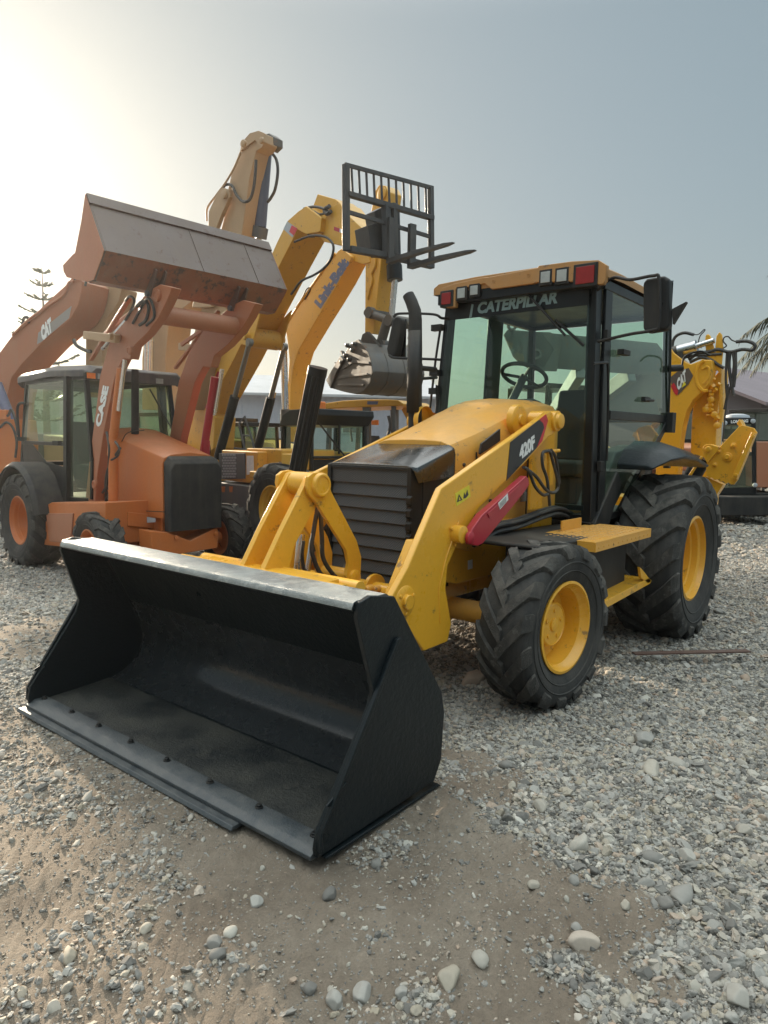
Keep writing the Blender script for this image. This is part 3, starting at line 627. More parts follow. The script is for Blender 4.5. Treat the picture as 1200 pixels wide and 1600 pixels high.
# weld seams and pin bolts on the arms
for s in (1, -1):
    mb = MB(); x_ = [(2.74, 1.20), (2.78, 1.05), (3.10, .72), (2.93, .42)]
    mb.tube([W(a_, s*.602, b_) for a_, b_ in [(2.62, 1.06), (2.74, .86), (2.80, .70), (2.78, .50)]], [.004, .005, .004, .005], 6); obj('weld_seam', mb, YEL, T)
    for (cx_, cz_), r_ in (((c2[0], c2[2]), .062), ((c3[0], c3[2]), .060)):
        for k in range(3): mb = MB(); a_ = k*2.1+.6; mb.lathe(W(cx_+math.cos(a_)*r_, s*.605, cz_+math.sin(a_)*r_), (0, s, 0), [(.010, 0), (.010, .010), (.006, .013), (0, .013)], 8); obj('bolt', mb, YEL, T)
# red arm brace
mb = MB(); mb.plate(M, [(724, 832), (728, 824), (743, 803), (812, 743), (816, 748), (817, 757), (808, 770), (744, 848), (736, 852), (727, 850), (723, 841)], .625, .672)
rs = obj('lift_cylinder_brace', mb, REDP, T, .006, label='glossy red steel brace along the loader arm')
mb = MB(); mb.plate(M, [(761, 802), (812, 756), (814, 762), (764, 810)], .673, .678); c = M.loc(M.on((733, 840), y=.675)); mb.lathe(W(c[0], .67, c[2]), (0, 1, 0), [(.034, 0), (.034, .02), (.02, .026), (0, .026)], 20, cap=False); obj('channel_flange', mb, REDP, rs, .002)
mb = MB(); mb.plate(M, [(778, 786), (793, 771), (794, 781), (781, 796)], .679, .6805); lb = obj('label_plate', mb, WHT, rs, smooth=0)
mb = MB()
for k in range(4): mb.plate(M, [(780.5, 787+k*2.2), (791, 776+k*2.2), (791, 777+k*2.2), (780.5, 788+k*2.2)], .6806, .6812)
obj('label_lines', mb, BRD, lb, smooth=0)
mb = MB(); mb.prof(M, [tuple(M.loc(M.on(q, y=-.66))[[0, 2]]) for q in [(510, 800), (560, 745), (565, 755), (520, 812)]], -.625, -.66); obj('lift_cylinder_brace', mb, REDP, T)
# cross tube, tilt lever, tilt link, cylinders
mb = MB(); mb.tube([W(2.80, -.50, .62), W(2.80, .50, .62)], .055, 20)
for y in (-.14, .14): mb.lathe(W(2.80, y-.012, .62), (0, 1, 0), [(.10, 0), (.10, .024)], 24)
mb.tube([W(3.46, -.60, .80), W(3.46, .60, .80)], .038, 16); mb.box(M, 3.50, 3.58, -.50, .50, .80, .84)
obj('cross_tube', mb, YEL, T, .003)
lev = [(482, 745), (489, 739), (500, 737), (511, 740), (516, 748), (516, 760), (518, 768), (558, 845), (565, 870), (564, 895), (559, 910), (553, 916), (545, 912), (541, 900), (545, 880), (541, 860), (497, 790), (492, 782), (483, 772), (480, 758)]
lnk = [(484, 742), (491, 739), (498, 745), (500, 770), (495, 790), (478, 820), (461, 852), (448, 908), (405, 905), (409, 898), (440, 830)]
for y0 in (.10, -.13):
    s = .6 if y0 > 0 else 1
    mb = MB(); mb.plate(M, lev, .10, .075)
    if y0 < 0: mb.v = [(v[0], v[1]-.23, v[2]) for v in mb.v]
    obj('tilt_lever', mb, YEL, T, .005)
mb = MB(); mb.plate(M, lnk, .07, .035); mb.plate(M, lnk, .07, .035); mb.v = [(v[0], v[1]-(.16 if i >= len(mb.v)//2 else 0), v[2]) for i, v in enumerate(mb.v)]; ln = obj('tilt_link', mb, YEL, T, .005)
mb = MB(); c = M.loc(M.on((500, 758), y=.10)); mb.lathe(W(c[0], -.16, c[2]), (0, 1, 0), [(.066, 0), (.066, .275), (.060, .285), (.048, .286), (.046, .280), (0, .280)], 30, cap=False)
for k in (-1, 1): mb.tube([W(c[0]+k*.012-.006, .118, c[2]-.006), W(c[0]+k*.012+.006, .118, c[2]+.006)], .003, 6)
c = M.loc(M.on((553, 902), y=.10)); mb.lathe(W(c[0], -.15, c[2]), (0, 1, 0), [(.045, 0), (.045, .265), (.03, .272), (0, .272)], 24, cap=False); obj('lever_pin', mb, YEL, T, .002)
mb = MB(); p = [M.on((455, 905), y=-.22), M.on((470, 905), y=-.22)]; a = M.loc(p[0]); mb.tube([M.on((463, 908), y=-.22), M.on((470, 835), y=-.22)], .024, 14); mb.tube([M.on((478, 906), y=-.26), M.on((492, 815), y=-.26)], .020, 14); obj('cylinder_rod', mb, CHR, T)
mb = MB(); hz = lambda L_, y: [M.on(q, y=y) for q in L_]
mb.rtube(hz([(497, 790), (490, 830), (487, 860), (500, 895), (522, 910), (540, 912)], -.03), .013); mb.rtube(hz([(501, 800), (503, 840), (506, 875), (528, 905), (545, 908)], .0), .013); mb.rtube(hz([(510, 800), (530, 840), (541, 880), (520, 908)], -.08), .013)
mb.rtube(hz([(474, 845), (472, 870), (478, 895), (500, 906)], -.12), .011); obj('hydraulic_hose', mb, HOSE, T)
mb = MB(); 
for q in [(575, 920), (586, 921)]:
    P = M.on(q, y=.25); mb.lathe(P-np.array([.03, 0, 0]), (1, 0, 0), [(.022, 0), (.022, .04), (.012, .05), (0, .05)], 12)
obj('grease_coupler', mb, YELD, T)

# hood
def hsec(x, w_, zt, zb=.98, rise=.03):
    return [W(x, y, z) for y, z in [(-w_, zb), (-w_, zt-.14), (-w_*.97, zt-.07), (-w_*.88, zt-.02), (-w_*.70, zt+.004), (-w_*.55, zt+rise*.75), (-w_*.3, zt+rise), (0, zt+rise*1.15), (w_*.3, zt+rise), (w_*.55, zt+rise*.75), (w_*.70, zt+.004), (w_*.88, zt-.02), (w_*.97, zt-.07), (w_, zt-.14), (w_, zb)]]
mb = MB(); mb.loft([hsec(*a) for a in [(2.275, .335, 1.500, .98, .012), (2.22, .34, 1.515, .98, .022), (2.0, .355, 1.575, .98, .035), (1.75, .372, 1.655, .98, .04), (1.5, .39, 1.735, .98, .042), (1.3, .40, 1.785, .98, .04), (1.12, .41, 1.80, .98, .03), (.98, .41, 1.80, .98, .03)]])
hood = obj('hood', mb, YELD, T, .006, smooth=28)
mb = MB(); mb.plate(M, [(747, 708), (750, 693), (779, 670), (779, 689), (748, 710)], .388, .402); obj('side_vent', mb, BLKM, hood, .002)
mb = MB()
for s in (1, -1): mb.prof(M, [(1.22, 1.62), (1.36, 1.62), (1.44, 1.52), (1.44, 1.20), (1.22, 1.20)], s*.41, s*.50)
for s in (1, -1):
    mb.lathe(W(1.60, s*.37, 1.66), (0, s, 0), [(.105, 0), (.105, .045), (.085, .055), (.04, .055), (.035, .07), (0, .07)], 30, cap=False)
obj('arm_tower', mb, YEL, T, .006)
# front cowl and grille
def csec(x, w_, zt, zb, dr=.06): return [W(x, y, z) for y, z in [(-w_, zb), (-w_, zt-dr), (-w_+.012, zt-dr*.35), (-w_+.05, zt), (w_-.05, zt), (w_-.012, zt-dr*.35), (w_, zt-dr), (w_, zb)]]
mb = MB(); mb.loft([csec(2.262, .335, 1.487, 1.31), csec(2.30, .345, 1.475, 1.29), csec(2.66, .345, 1.372, 1.26), csec(2.706, .338, 1.362, 1.338, .018)])
cw = obj('front_cowl', mb, COWL, T, .004)
mb = MB(); mb.lathe(M.on((582, 713), z=1.40), (0, 0, 1), [(.022, 0), (.022, .02), (.015, .03), (0, .03)], 16); mb.lathe(M.on((708, 694), z=1.46), (0, 0, 1), [(.012, 0), (.012, .015), (0, .02)], 12); obj('hood_latch', mb, BLK, cw)
mb = MB()
for a, b_ in ((-.33, -.30), (.30, .33)): mb.box(M, 2.60, 2.715, a, b_, .58, 1.352)
mb.box(M, 2.60, 2.715, -.30, .30, .58, .61); mb.box(M, 2.60, 2.712, -.30, .30, 1.33, 1.35)
mb.box(M, 2.30, 2.60, -.335, -.32, .60, 1.30); mb.box(M, 2.30, 2.60, .32, .335, .60, 1.30)
for k in range(8): z = 1.19-.075*k; mb.prism([W(2.715, .31, z), W(2.735, .31, z-.012), W(2.735, .31, z-.05), W(2.715, .31, z-.062)], (0, .035, 0))
obj('grille_frame', mb, BLK, T, .003)
# perforated grille: stepped louvres, holes come from the sheet's own pattern
m, t, b = nodes('perforated_sheet'); L = t.links
tc = N(t, 'ShaderNodeNewGeometry'); sp = N(t, 'ShaderNodeSeparateXYZ'); L.new(tc.outputs['Position'], sp.inputs[0])
def wv(sock, k, off=0.):
    a = N(t, 'ShaderNodeMath', operation='MULTIPLY_ADD'); L.new(sock, a.inputs[0]); a.inputs[1].default_value = k; a.inputs[2].default_value = off
    f_ = N(t, 'ShaderNodeMath', operation='SINE'); L.new(a.outputs[0], f_.inputs[0]); return f_.outputs[0]
pr = N(t, 'ShaderNodeMath', operation='MULTIPLY'); L.new(wv(sp.outputs[1], 520.), pr.inputs[0]); L.new(wv(sp.outputs[2], 520.), pr.inputs[1])
rp = ramp(t, pr.outputs[0], [(.1, (.075, .08, .085)), (.35, (.006, .006, .007))]); L.new(rp.outputs[0], b.inputs['Base Color']); b.inputs['Roughness'].default_value = .45
bp = N(t, 'ShaderNodeBump', Strength=.8, Distance=.002, invert=True); L.new(pr.outputs[0], bp.inputs['Height']); L.new(bp.outputs[0], b.inputs['Normal'])
PERF = m
mb = MB(); zz = 1.33; pr_ = [(2.60, 1.33), (2.700, 1.33), (2.700, 1.245)]
for k in range(8): z = 1.245-.078*k; pr_ += [(2.690, z-.002), (2.686, z-.010), (2.700, z-.074)]
pr_ += [(2.69, .60), (2.60, .60)]
mb.prof(M, pr_, -.302, .302); obj('grille', mb, PERF, T, smooth=0)

# seams, bolts and catches on the hood sides
mb = MB()
for s in (1, -1):
    for x0_, z0_, z1_ in ((1.42, 1.0, 1.68), (2.05, 1.0, 1.44)): mb.prism([W(x0_, s*.395 if x0_ < 2 else s*.355, z0_), W(x0_+.008, s*.395 if x0_ < 2 else s*.355, z0_), W(x0_+.008, s*.395 if x0_ < 2 else s*.355, z1_), W(x0_, s*.395 if x0_ < 2 else s*.355, z1_)], (0, s*.006, 0))
obj('panel_seam', mb, BLKM, hood, smooth=0)
for x_, z_ in ((2.18, 1.36), (2.18, 1.12), (1.30, 1.62), (1.50, 1.60), (1.90, 1.12)):
    mb = MB(); mb.lathe(W(x_, .340 if x_ > 2.1 else (.375 if x_ > 1.7 else .392), z_), (0, 1, 0), [(.012, 0), (.012, .010), (.008, .014), (0, .014)], 10); obj('bolt', mb, BLKM, hood)
# chassis
mb = MB(); mb.box(M, .2, 2.62, -.30, .30, .50, .98); mb.box(M, 2.50, 2.86, -.36, .36, .42, .58); mb.prof(M, [(1.0, .98), (2.45, .98), (2.62, .92), (2.62, .70), (2.3, .62), (1.0, .62)], .30, .40); mb.prof(M, [(1.0, .98), (2.45, .98), (2.62, .92), (2.62, .70), (2.3, .62), (1.0, .62)], -.30, -.40)
mb.box(M, -1.9, .4, -.34, .34, .45, .85); mb.box(M, -2.0, -1.55, -.85, .85, .40, .95)
obj('chassis', mb, YEL, T, .01)
mb = MB(); mb.prof(M, [(2.05, .98), (2.52, .96), (2.55, .90), (2.20, .82), (2.05, .86)], .402, .43); mb.tube([W(2.2, -.8, .44), W(2.2, .8, .44)], .07, 16); mb.tube([W(2.2, -.25, .44), W(2.2, .25, .44)], .13, 20); mb.tube([W(0, -.75, .6), W(0, .75, .6)], .14, 20)
for s in (1, -1): mb.lathe(W(2.2, s*.62, .44), (0, s, 0), [(.11, 0), (.15, .06), (.15, .16), (.10, .2)], 24)
mb.tube([W(2.06, -.7, .44), W(2.06, .7, .44)], .03, 10); obj('axle', mb, YELD, T, .003)
mb = MB(); mb.box(M, 1.0, 1.75, .42, .98, .44, .86); mb.box(M, 1.0, 1.7, -.98, -.42, .44, .86); mb.prof(M, [(1.75, .86), (2.35, .90), (2.35, .925), (1.0, .90), (1.0, .86)], .44, .98)
obj('side_tank', mb, BLKM, T, .015)
mb = MB(); mb.plate(M, [(731, 876), (738, 874), (738, 888), (731, 890)], .405, .407) ; obj('sticker', mb, WHT, T, smooth=0)
# black hose bundle over the chassis
mb = MB()
for k, (dy, dz) in enumerate([(0, 0), (.03, .012), (.05, -.01), (.02, .035), (.055, .03), (.01, -.025)]):
    mb.rtube([M.on(q, y=.47)+np.array([0, dy, dz]) for q in [(738, 846), (765, 828), (800, 820), (838, 806), (865, 800), (888, 812), (898, 832)]], .014)
mb.rtube([M.on(q, y=.63) for q in [(818, 730), (826, 736), (836, 760), (848, 773), (856, 772)]], .011); mb.rtube([M.on(q, y=.63) for q in [(822, 732), (838, 745), (852, 764), (864, 770), (872, 762), (870, 745), (864, 722), (860, 706)]], .011)
mb.rtube([M.on(q, y=.62) for q in [(858, 704), (848, 708), (848, 728), (855, 750), (859, 790)]], .011); mb.rtube([M.on(q, y=.62) for q in [(861, 703), (868, 715), (872, 740), (874, 755)]], .011)
obj('hydraulic_hose', mb, HOSE, T)
mb = MB(); mb.tube([M.on((852, 706), y=.58), M.on((874, 704), y=.62)], .012, 10); mb.tube([M.on((856, 706), y=.58), M.on((858, 775), y=.56)], .010, 10); mb.box(M, 1.42, 1.60, .50, .52, 1.05, 1.55)
obj('hose_bracket', mb, YEL, T, .002)
mb = MB(); mb.plate(M, [(811, 755), (822, 754), (821, 783), (811, 784)], .42, .425); obj('data_plate', mb, CHR, T, smooth=0)
# step deck
mb = MB(); dk = [(830, 826), (895, 827), (1009, 829), (937, 857)]
P = [M.on(q, z=.905) for q in [(890, 826), (1010, 828), (937, 858), (905, 855)]]
mb.prism([W(.86, .66, .90), W(.86, 1.10, .90), W(1.86, 1.10, .90), W(1.86, .66, .90)], (0, 0, .012)); mb.prism([W(.86, 1.088, .85), W(.86, 1.10, .85), W(1.86, 1.10, .85), W(1.86, 1.088, .85)], (0, 0, .0498))
mb.prism([W(1.848, .66, .85), W(1.86, .66, .85), W(1.86, 1.087, .85), W(1.848, 1.087, .85)], (0, 0, .0498)); mb.prism([W(1.18, .70, .912), W(1.50, .70, .912), W(1.50, .712, .912), W(1.18, .712, .912)], (0, 0, .07))
for i in range(16):
    for j in range(7):
        mb.lathe(W(.92+i*.058, .74+j*.052, .912), (0, 0, 1), [(.011, 0), (.010, .003), (.006, .004), (.005, .001), (0, .001)], 8, cap=False)
for i in range(12): mb.lathe(W(.93+i*.08, 1.10, .875), (0, 1, 0), [(.009, 0), (.006, .003), (0, .003)], 8, cap=False)
stp = obj('step', mb, YELD, T, .002)
mb = MB(); mb.plate(M, [(944, 940), (1014, 903), (1018, 907), (1016, 912), (946, 951)], 1.09, .88); mb.plate(M, [(1000, 886), (1004, 890), (1018, 908), (1013, 912), (1002, 903)], 1.09, 1.07); mb.plate(M, [(944, 940), (940, 934), (940, 946), (946, 951)], 1.09, 1.07)
obj('step', mb, YEL, T, .003)
mb = MB()
for s in (1, -1):   # cab side skirt down to the rear wheel
    mb.prof(M, [(1.0, .93), (.40, .93), (.40, .80), (1.0, .80)], s*.60, s*.70)
mb.box(M, -.7, 1.0, -.70, .70, .86, .925); obj('cab_floor', mb, BLKM, T, .004)

# cab: pillars, roof, glass
cab = MB(); B = cab
def bar(p, q, w_, h_, mbb=None):
    mbb = mbb or cab; p, q = np.array(p, float), np.array(q, float); tt = (q-p)/np.linalg.norm(q-p); u = np.cross(tt, [1, 0, 0]) if abs(tt[2]) > .5 else np.cross(tt, [0, 0, 1]); u /= np.linalg.norm(u); v = np.cross(tt, u)
    mbb.prism([p-u*w_/2-v*h_/2, p+u*w_/2-v*h_/2, p+u*w_/2+v*h_/2, p-u*w_/2+v*h_/2], q-p)
yt, yb = .665, .70
for s in (1, -1):
    if s > 0: bar((.93, .655, .93), (.93, .625, 2.68), .075, .10); bar((.80, .69, .93), (.80, .67, 2.66), .03, .13); bar((.985, .70, .95), (.985, .66, 2.62), .012, .03)
    else: bar((.965, -.76, 1.0), (.965, -.60, 2.68), .05, .07); bar((.90, -.76, .93), (.90, -.63, 2.66), .03, .10)
    bar((-.66, s*.68, 1.72), (-.60, s*.66, 2.68), .05, .06)
    bar((.90, s*.665, 2.66), (-.62, s*.665, 2.66), .05, .07); bar((.72, s*.69, 1.725), (-.70, s*.69, 1.74), .03, .07)
bar((.16, -.70, .93), (.12, -.66, 2.66), .03, .24)
bar((-.68, .69, 1.74), (.44, .69, .93), .04, .07); bar((-.68, -.69, 1.74), (.44, -.69, .93), .04, .07); bar((.74, .69, .955), (.44, .69, .955), .04, .05)
bar((.96, -.74, 1.03), (.96, .64, 1.03), .05, .04); bar((.96, -.62, 2.65), (.96, .62, 2.65), .06, .14); bar((-.62, -.66, 2.66), (-.62, .66, 2.66), .05, .06); bar((-.66, -.68, 1.74), (-.66, .68, 1.74), .05, .06)
bar((.95, -.70, .95), (.95, -.30, 1.0), .05, .05); cab.box(M, .93, .98, -.70, .63, .90, .98)
cabo = obj('cab', cab, BLK, T, .008)
mb = MB(); mb.prism([W(.995, -.74, 1.02), W(.995, .64, .98), W(.995, .615, 2.64), W(.995, -.60, 2.64)], (.006, 0, 0)); obj('windscreen', mb, GLW, cabo, smooth=0)
mb = MB(); mb.prism([W(1.0025, -.602, 2.50), W(1.0025, .617, 2.50), W(1.0025, .612, 2.64), W(1.0025, -.59, 2.64)], (.002, 0, 0)); obj('sun_strip', mb, BLK, cabo, smooth=0)
text('lettering', 'CATERPILLAR', M.on((745, 491), x=1.006), M.on((871, 474), x=1.006), M.on((748, 472), x=1.006), (1, 0, 0), paint('windscreen_lettering', (.20, .30, .31), .5, .1), cabo, .03)
mb = MB(); mb.prism([M.on(q, x=1.006) for q in [(733, 497), (737, 495), (740, 476), (737, 475)]], (.001, 0, 0)); obj('lettering', mb, bpy.data.materials['windscreen_lettering'], cabo, smooth=0)
mb = MB(); mb.prism([W(.76, .70, 1.76), W(-.64, .70, 1.775), W(-.575, .678, 2.62), W(.74, .678, 2.62)], (0, .005, 0)); mb.prism([W(.755, .70, .99), W(.46, .70, .98), W(-.58, .70, 1.70), W(.755, .70, 1.69)], (0, .005, 0)); obj('door_glass', mb, GLS, cabo, smooth=0)
mb = MB(); mb.prism([W(.86, -.735, 1.76), W(-.62, -.70, 1.775), W(-.575, -.665, 2.62), W(.86, -.64, 2.62)], (0, -.005, 0)); mb.prism([W(.82, -.72, .99), W(.46, -.70, .98), W(-.58, -.70, 1.70), W(.82, -.72, 1.69)], (0, -.005, 0)); mb.prism([W(-.66, -.63, 1.78), W(-.66, .63, 1.78), W(-.61, .62, 2.62), W(-.61, -.62, 2.62)], (-.005, 0, 0)); obj('cab_glass', mb, GLS, cabo, smooth=0)
mb = MB(); mb.rtube([W(-.58, .70, 2.60), W(-.60, .712, 2.2), W(-.63, .712, 1.8)], .010, 6); mb.rtube([M.on(q, y=.72) for q in [(927, 568), (945, 567), (950, 575), (950, 650), (948, 720)]], .010); obj('grab_rail', mb, BLK, cabo)
mb = MB(); mb.box(M, -.05, .08, .705, .74, 1.86, 1.90); mb.tube([W(-.15, .73, 1.88), W(.10, .74, 1.87)], .012, 8); mb.box(M, .52, .66, .705, .76, 2.18, 2.22); mb.box(M, -.70, -.60, .68, .76, 1.62, 1.80); mb.box(M, -.66, -.60, .70, .75, 1.30, 1.38); mb.tube([W(.96, -.70, 1.95), W(1.03, -.68, 1.97), W(1.03, -.67, 1.80)], .009, 8)
for z in (1.3, 2.25): mb.box(M, .86, .92, .70, .73, z, z+.08)
obj('door_handle', mb, BLKM, cabo, .004)
mb = MB(); mb.tube([M.on((818, 452), x=1.04), M.on((883, 524), x=1.03)], .010, 8); mb.tube([M.on((868, 500), x=1.035), M.on((912, 540), x=1.02)], .011, 6); obj('wiper', mb, BLKM, cabo)
# roof
mb = MB()
fr = [(689, 470), (690, 450), (709, 443), (755, 433), (762, 433), (840, 418), (841, 415), (893, 408), (935, 406), (948, 414), (946, 438), (942, 444), (900, 447), (899, 440), (841, 441), (833, 443), (768, 452), (757, 443), (712, 452), (711, 480), (700, 481), (690, 479)]
F0 = [M.loc(M.on(q, x=1.10)) for q in fr]
mb.prism([W(1.10, q[1], q[2]) for q in F0], (-.05, 0, 0))
mb2 = MB(); ztop = 2.785
secs = []
for x, w_, dz in [(1.08, .70, 0), (.6, .71, .012), (.0, .70, .012), (-.5, .68, .0), (-.74, .64, -.03)]:
    secs.append([W(x, y, z+dz) for y, z in [(-w_, 2.70), (-w_, 2.755), (-w_+.05, 2.785), (-.3, 2.80), (.3, 2.80), (w_-.05, 2.785), (w_, 2.755), (w_, 2.70)]])
mb.loft(secs); roof = obj('cab_roof', mb, ROOFY, cabo, .008)
mb = MB(); mb.box(M, .90, 1.075, -.66, .64, 2.615, 2.735); mb.box(M, -.70, .90, -.66, .66, 2.665, 2.705); obj('roof_lining', mb, BLK, roof, .01)
def lamp(q0, q1, x0, x1, m1, nm, ml):
    a, c = M.loc(M.on(q0, x=x1)), M.loc(M.on(q1, x=x1)); y0, y1, z0, z1 = min(a[1], c[1]), max(a[1], c[1]), min(a[2], c[2]), max(a[2], c[2])
    mb = MB(); mb.box(M, x0, x1-.004, y0-.012, y1+.012, z0-.012, z1+.012); h = obj(nm, mb, m1, roof, .006)
    mb = MB(); dy_, dz_ = (y1-y0)*.07, (z1-z0)*.07; mb.box(M, x1-.0035, x1+.003, y0+dy_, y1-dy_, z0+dz_, z1-dz_); obj('lens', mb, ml, h, .003)
    if ml is LENS:
        mb = MB(); mb.lathe(W(x1-.02, (y0+y1)/2, (z0+z1)/2), (1, 0, 0), [(.008, 0), (.03, .012), (.034, .0155)], 20, cap=False); obj('reflector', mb, CHR, h)
for q0, q1 in [((714, 450), (727, 466)), ((734, 446), (747, 461)), ((844, 424), (860, 442)), ((869, 421), (886, 440))]: lamp(q0, q1, 1.03, 1.105, BLKM, 'work_lamp', LENS)
for q0, q1 in [((689, 457), (705, 476)), ((898, 416), (930, 443))]: lamp(q0, q1, 1.04, 1.112, BLKM, 'signal_lamp', REDL)
mb = MB()
for q in [(771, 440), (826, 430)]: mb.lathe(M.on(q, x=1.10)-np.array([.003, 0, 0]), (1, 0, 0), [(.014, 0), (.014, .006), (.009, .006), (.009, .002), (0, .002)], 14, cap=False)
obj('roof_bolt', mb, ROOFY, roof)
# mirrors
def mirror(ys, pts_x, arms, back=.09):
    mb = MB(); mb.prism([W(*p) for p in pts_x], (-back, 0, 0)); o = obj('mirror', mb, BLKM, cabo, .028)
    a = np.array(pts_x); ya, yb2, za, zb = a[:, 1].min()+.015, a[:, 1].max()-.015, a[:, 2].min()+.02, a[:, 2].max()-.02
    mb = MB(); mb.box(M, pts_x[0][0]-back-.003, pts_x[0][0]-back-.001, ya, yb2, za, zb); obj('mirror_glass', mb, MIR, o)
    mb = MB()
    for p in arms: mb.rtube(p, .011)
    obj('mirror_arm', mb, BLKM, o)
P = [M.loc(M.on(q, x=1.12)) for q in [(1004, 441), (1010, 435), (1038, 430), (1045, 436), (1045, 508), (1040, 515), (1010, 520), (1004, 514)]]
mirror(1, [(1.12, q[1], q[2]) for q in P], [[W(.98, .66, 2.60), W(1.04, .80, 2.66), M.on((985, 437), x=1.13), M.on((1020, 431), x=1.14), M.on((1030, 437), x=1.145), M.on((1030, 505), x=1.145), M.on((1020, 516), x=1.14), M.on((985, 522), x=1.1), W(.98, .69, 2.24)]])
mb = MB(); mb.prism([W(1.08, P[4][1], 2.40), W(1.08, P[4][1]+.09, 2.44), W(1.08, P[4][1]+.01, 2.30)], (-.05, 0, 0)); mb.lathe(W(1.121, P[4][1]-.05, 2.44), (1, 0, 0), [(.012, 0), (.008, .006), (0, .006)], 12); mb.tube([W(-.62, .70, 2.19), W(-.72, .78, 2.2)], .03, 10); mb.rtube([W(-.70, .78, 2.2), W(-.72, .80, 2.3), W(-.74, .92, 2.34), W(-.76, 1.0, 2.3)], .010); obj('mirror_bracket', mb, BLKM, cabo, .004)
Q = [M.loc(M.on(q, x=1.12)) for q in [(605, 556), (603, 545), (612, 500), (618, 493), (625, 496), (627, 506), (618, 556), (612, 561)]]
mirror(-1, [(1.12, q[1], q[2]) for q in Q], [[M.on((700, 497), x=1.0), M.on((690, 497), x=1.05), M.on((676, 491), x=1.08), M.on((625, 490), x=1.12), M.on((615, 495), x=1.13)], [M.on((688, 562), x=1.0), M.on((670, 561), x=1.06), M.on((618, 559), x=1.13), M.on((608, 555), x=1.13)]])
# inside the cab
mb = MB(); sw = M.on((819, 587), x=.50); ax = np.array([-.45, 0, .89]); pth = []
u = np.cross(ax, [0, 1, 0]); u /= np.linalg.norm(u)
pth = [sw+(u*math.cos(k*math.pi/16)+np.array([0, 1, 0])*math.sin(k*math.pi/16))*.19 for k in range(33)]; mb.tube(pth, .017, 8)
for k in (0.3, 2.4, 4.5): mb.tube([sw-ax*.02, sw+(u*math.cos(k)+np.array([0, 1, 0])*math.sin(k))*.185], .013, 8)
mb.tube([sw-ax*.01, sw-ax*.45+np.array([.15, 0, 0])], .035, 10); obj('steering_wheel', mb, TRIM, cabo)
mb = MB(); mb.prof(M, [(.55, .95), (.90, .95), (.92, 1.70), (.80, 1.86), (.66, 1.84), (.58, 1.6)], sw[1]-.26, sw[1]+.26); mb.box(M, .1, .55, -.66, -.44, .95, 1.55); obj('dashboard', mb, TRIM, cabo, .02)
mb = MB(); mb.box(M, -.28, .25, -.24, .24, 1.22, 1.36); mb.prof(M, [(-.20, 1.34), (-.32, 1.34), (-.44, 1.98), (-.34, 2.02)], -.23, .23); mb.box(M, -.2, .2, -.16, .16, .95, 1.22); st = obj('seat', mb, SEAT, cabo, .04)
mb = MB(); mb.prof(M, [(.70, 1.0), (.30, 1.0), (-.28, 1.42), (-.15, 1.50), (.35, 1.45)], .44, .62); obj('side_console', mb, GREY, cabo, .02)
# exhaust
mb = MB(); xe, ye = 1.62, -.47
e0 = M.on((649, 650), x=1.62); mb.tube([e0-np.array([0, 0, .12]), M.on((649, 545), x=1.62), M.on((649, 500), x=1.62), M.on((648, 486), x=1.62), M.on((643, 472), x=1.62), M.on((638, 461), x=1.62)], [.052, .052, .050, .048, .046, .044], 18)
ex = obj('exhaust_stack', mb, BLKM, T)
mb = MB(); g0 = M.on((650, 645), x=1.64); g1 = M.on((650, 518), x=1.64); n_ = 14
secs = []
for z in (g0[2], g1[2]): secs.append([np.array([g0[0]+.066*math.cos(a), g0[1]+.072*math.sin(a), z]) for a in np.linspace(-2.6, .9, n_)])
mb.loft(secs, cap=False); obj('heat_guard', mb, BLKM, ex, solid=.004)
mb = MB()
for k in range(12):
    z = g0[2]+.06+k*.055
    for a in (-2.2, -1.7, -1.2): mb.lathe(np.array([g0[0]+.0685*math.cos(a), g0[1]+.0745*math.sin(a), z]), (math.cos(a), math.sin(a), 0), [(.011, 0), (.011, .003), (0, .003)], 8)
obj('guard_holes', mb, plain('guard_hole', (.30, .28, .22), .8), ex)
mb = MB(); mb.tube([M.on((655, 575), x=1.6), M.on((680, 577), x=1.1)], .02, 8); mb.tube([M.on((655, 592), x=1.6), M.on((682, 590), x=1.1)], .012, 8); mb.rtube([W(1.02, -.66, 2.45), W(1.02, -.70, 2.2), W(1.02, -.735, 1.9), W(1.02, -.77, 1.6)], .010)
for z in (2.42, 2.05, 1.9): mb.box(M, 1.0, 1.05, -.74-.02*(2.3-z), -.64-.06*(2.42-z), z, z+.05)
obj('stay_rod', mb, BLKM, T)
# rear fenders
mb = MB()
for s in (1, -1):
    secs = []
    for x, zt, zs, y1 in [(.52, 1.36, 1.33, .98), (.40, 1.47, 1.40, 1.08), (.15, 1.54, 1.42, 1.11), (-.20, 1.49, 1.40, 1.12), (-.50, 1.38, 1.34, 1.12)]:
        pts = [(.70, zt), (.70+(y1-.70)*.5, zt-.01), (.70+(y1-.70)*.8, zt-.4*(zt-zs)), (y1, zs), (y1-.02, zs-.02), (.70, zs-.02)]
        secs.append([W(x, s*y, z) for y, z in pts])
    mb.loft(secs)
obj('rear_fender', mb, BUCK, T, .01)
mb = MB(); mb.prof(M, [(.55, 1.30), (.95, .92), (.95, .85), (.7, .85), (.45, 1.20)], .60, .72); mb.prof(M, [(.55, 1.30), (.95, .92), (.95, .85), (.7, .85), (.45, 1.20)], -.60, -.72); obj('mud_guard', mb, BLKM, T, .01)

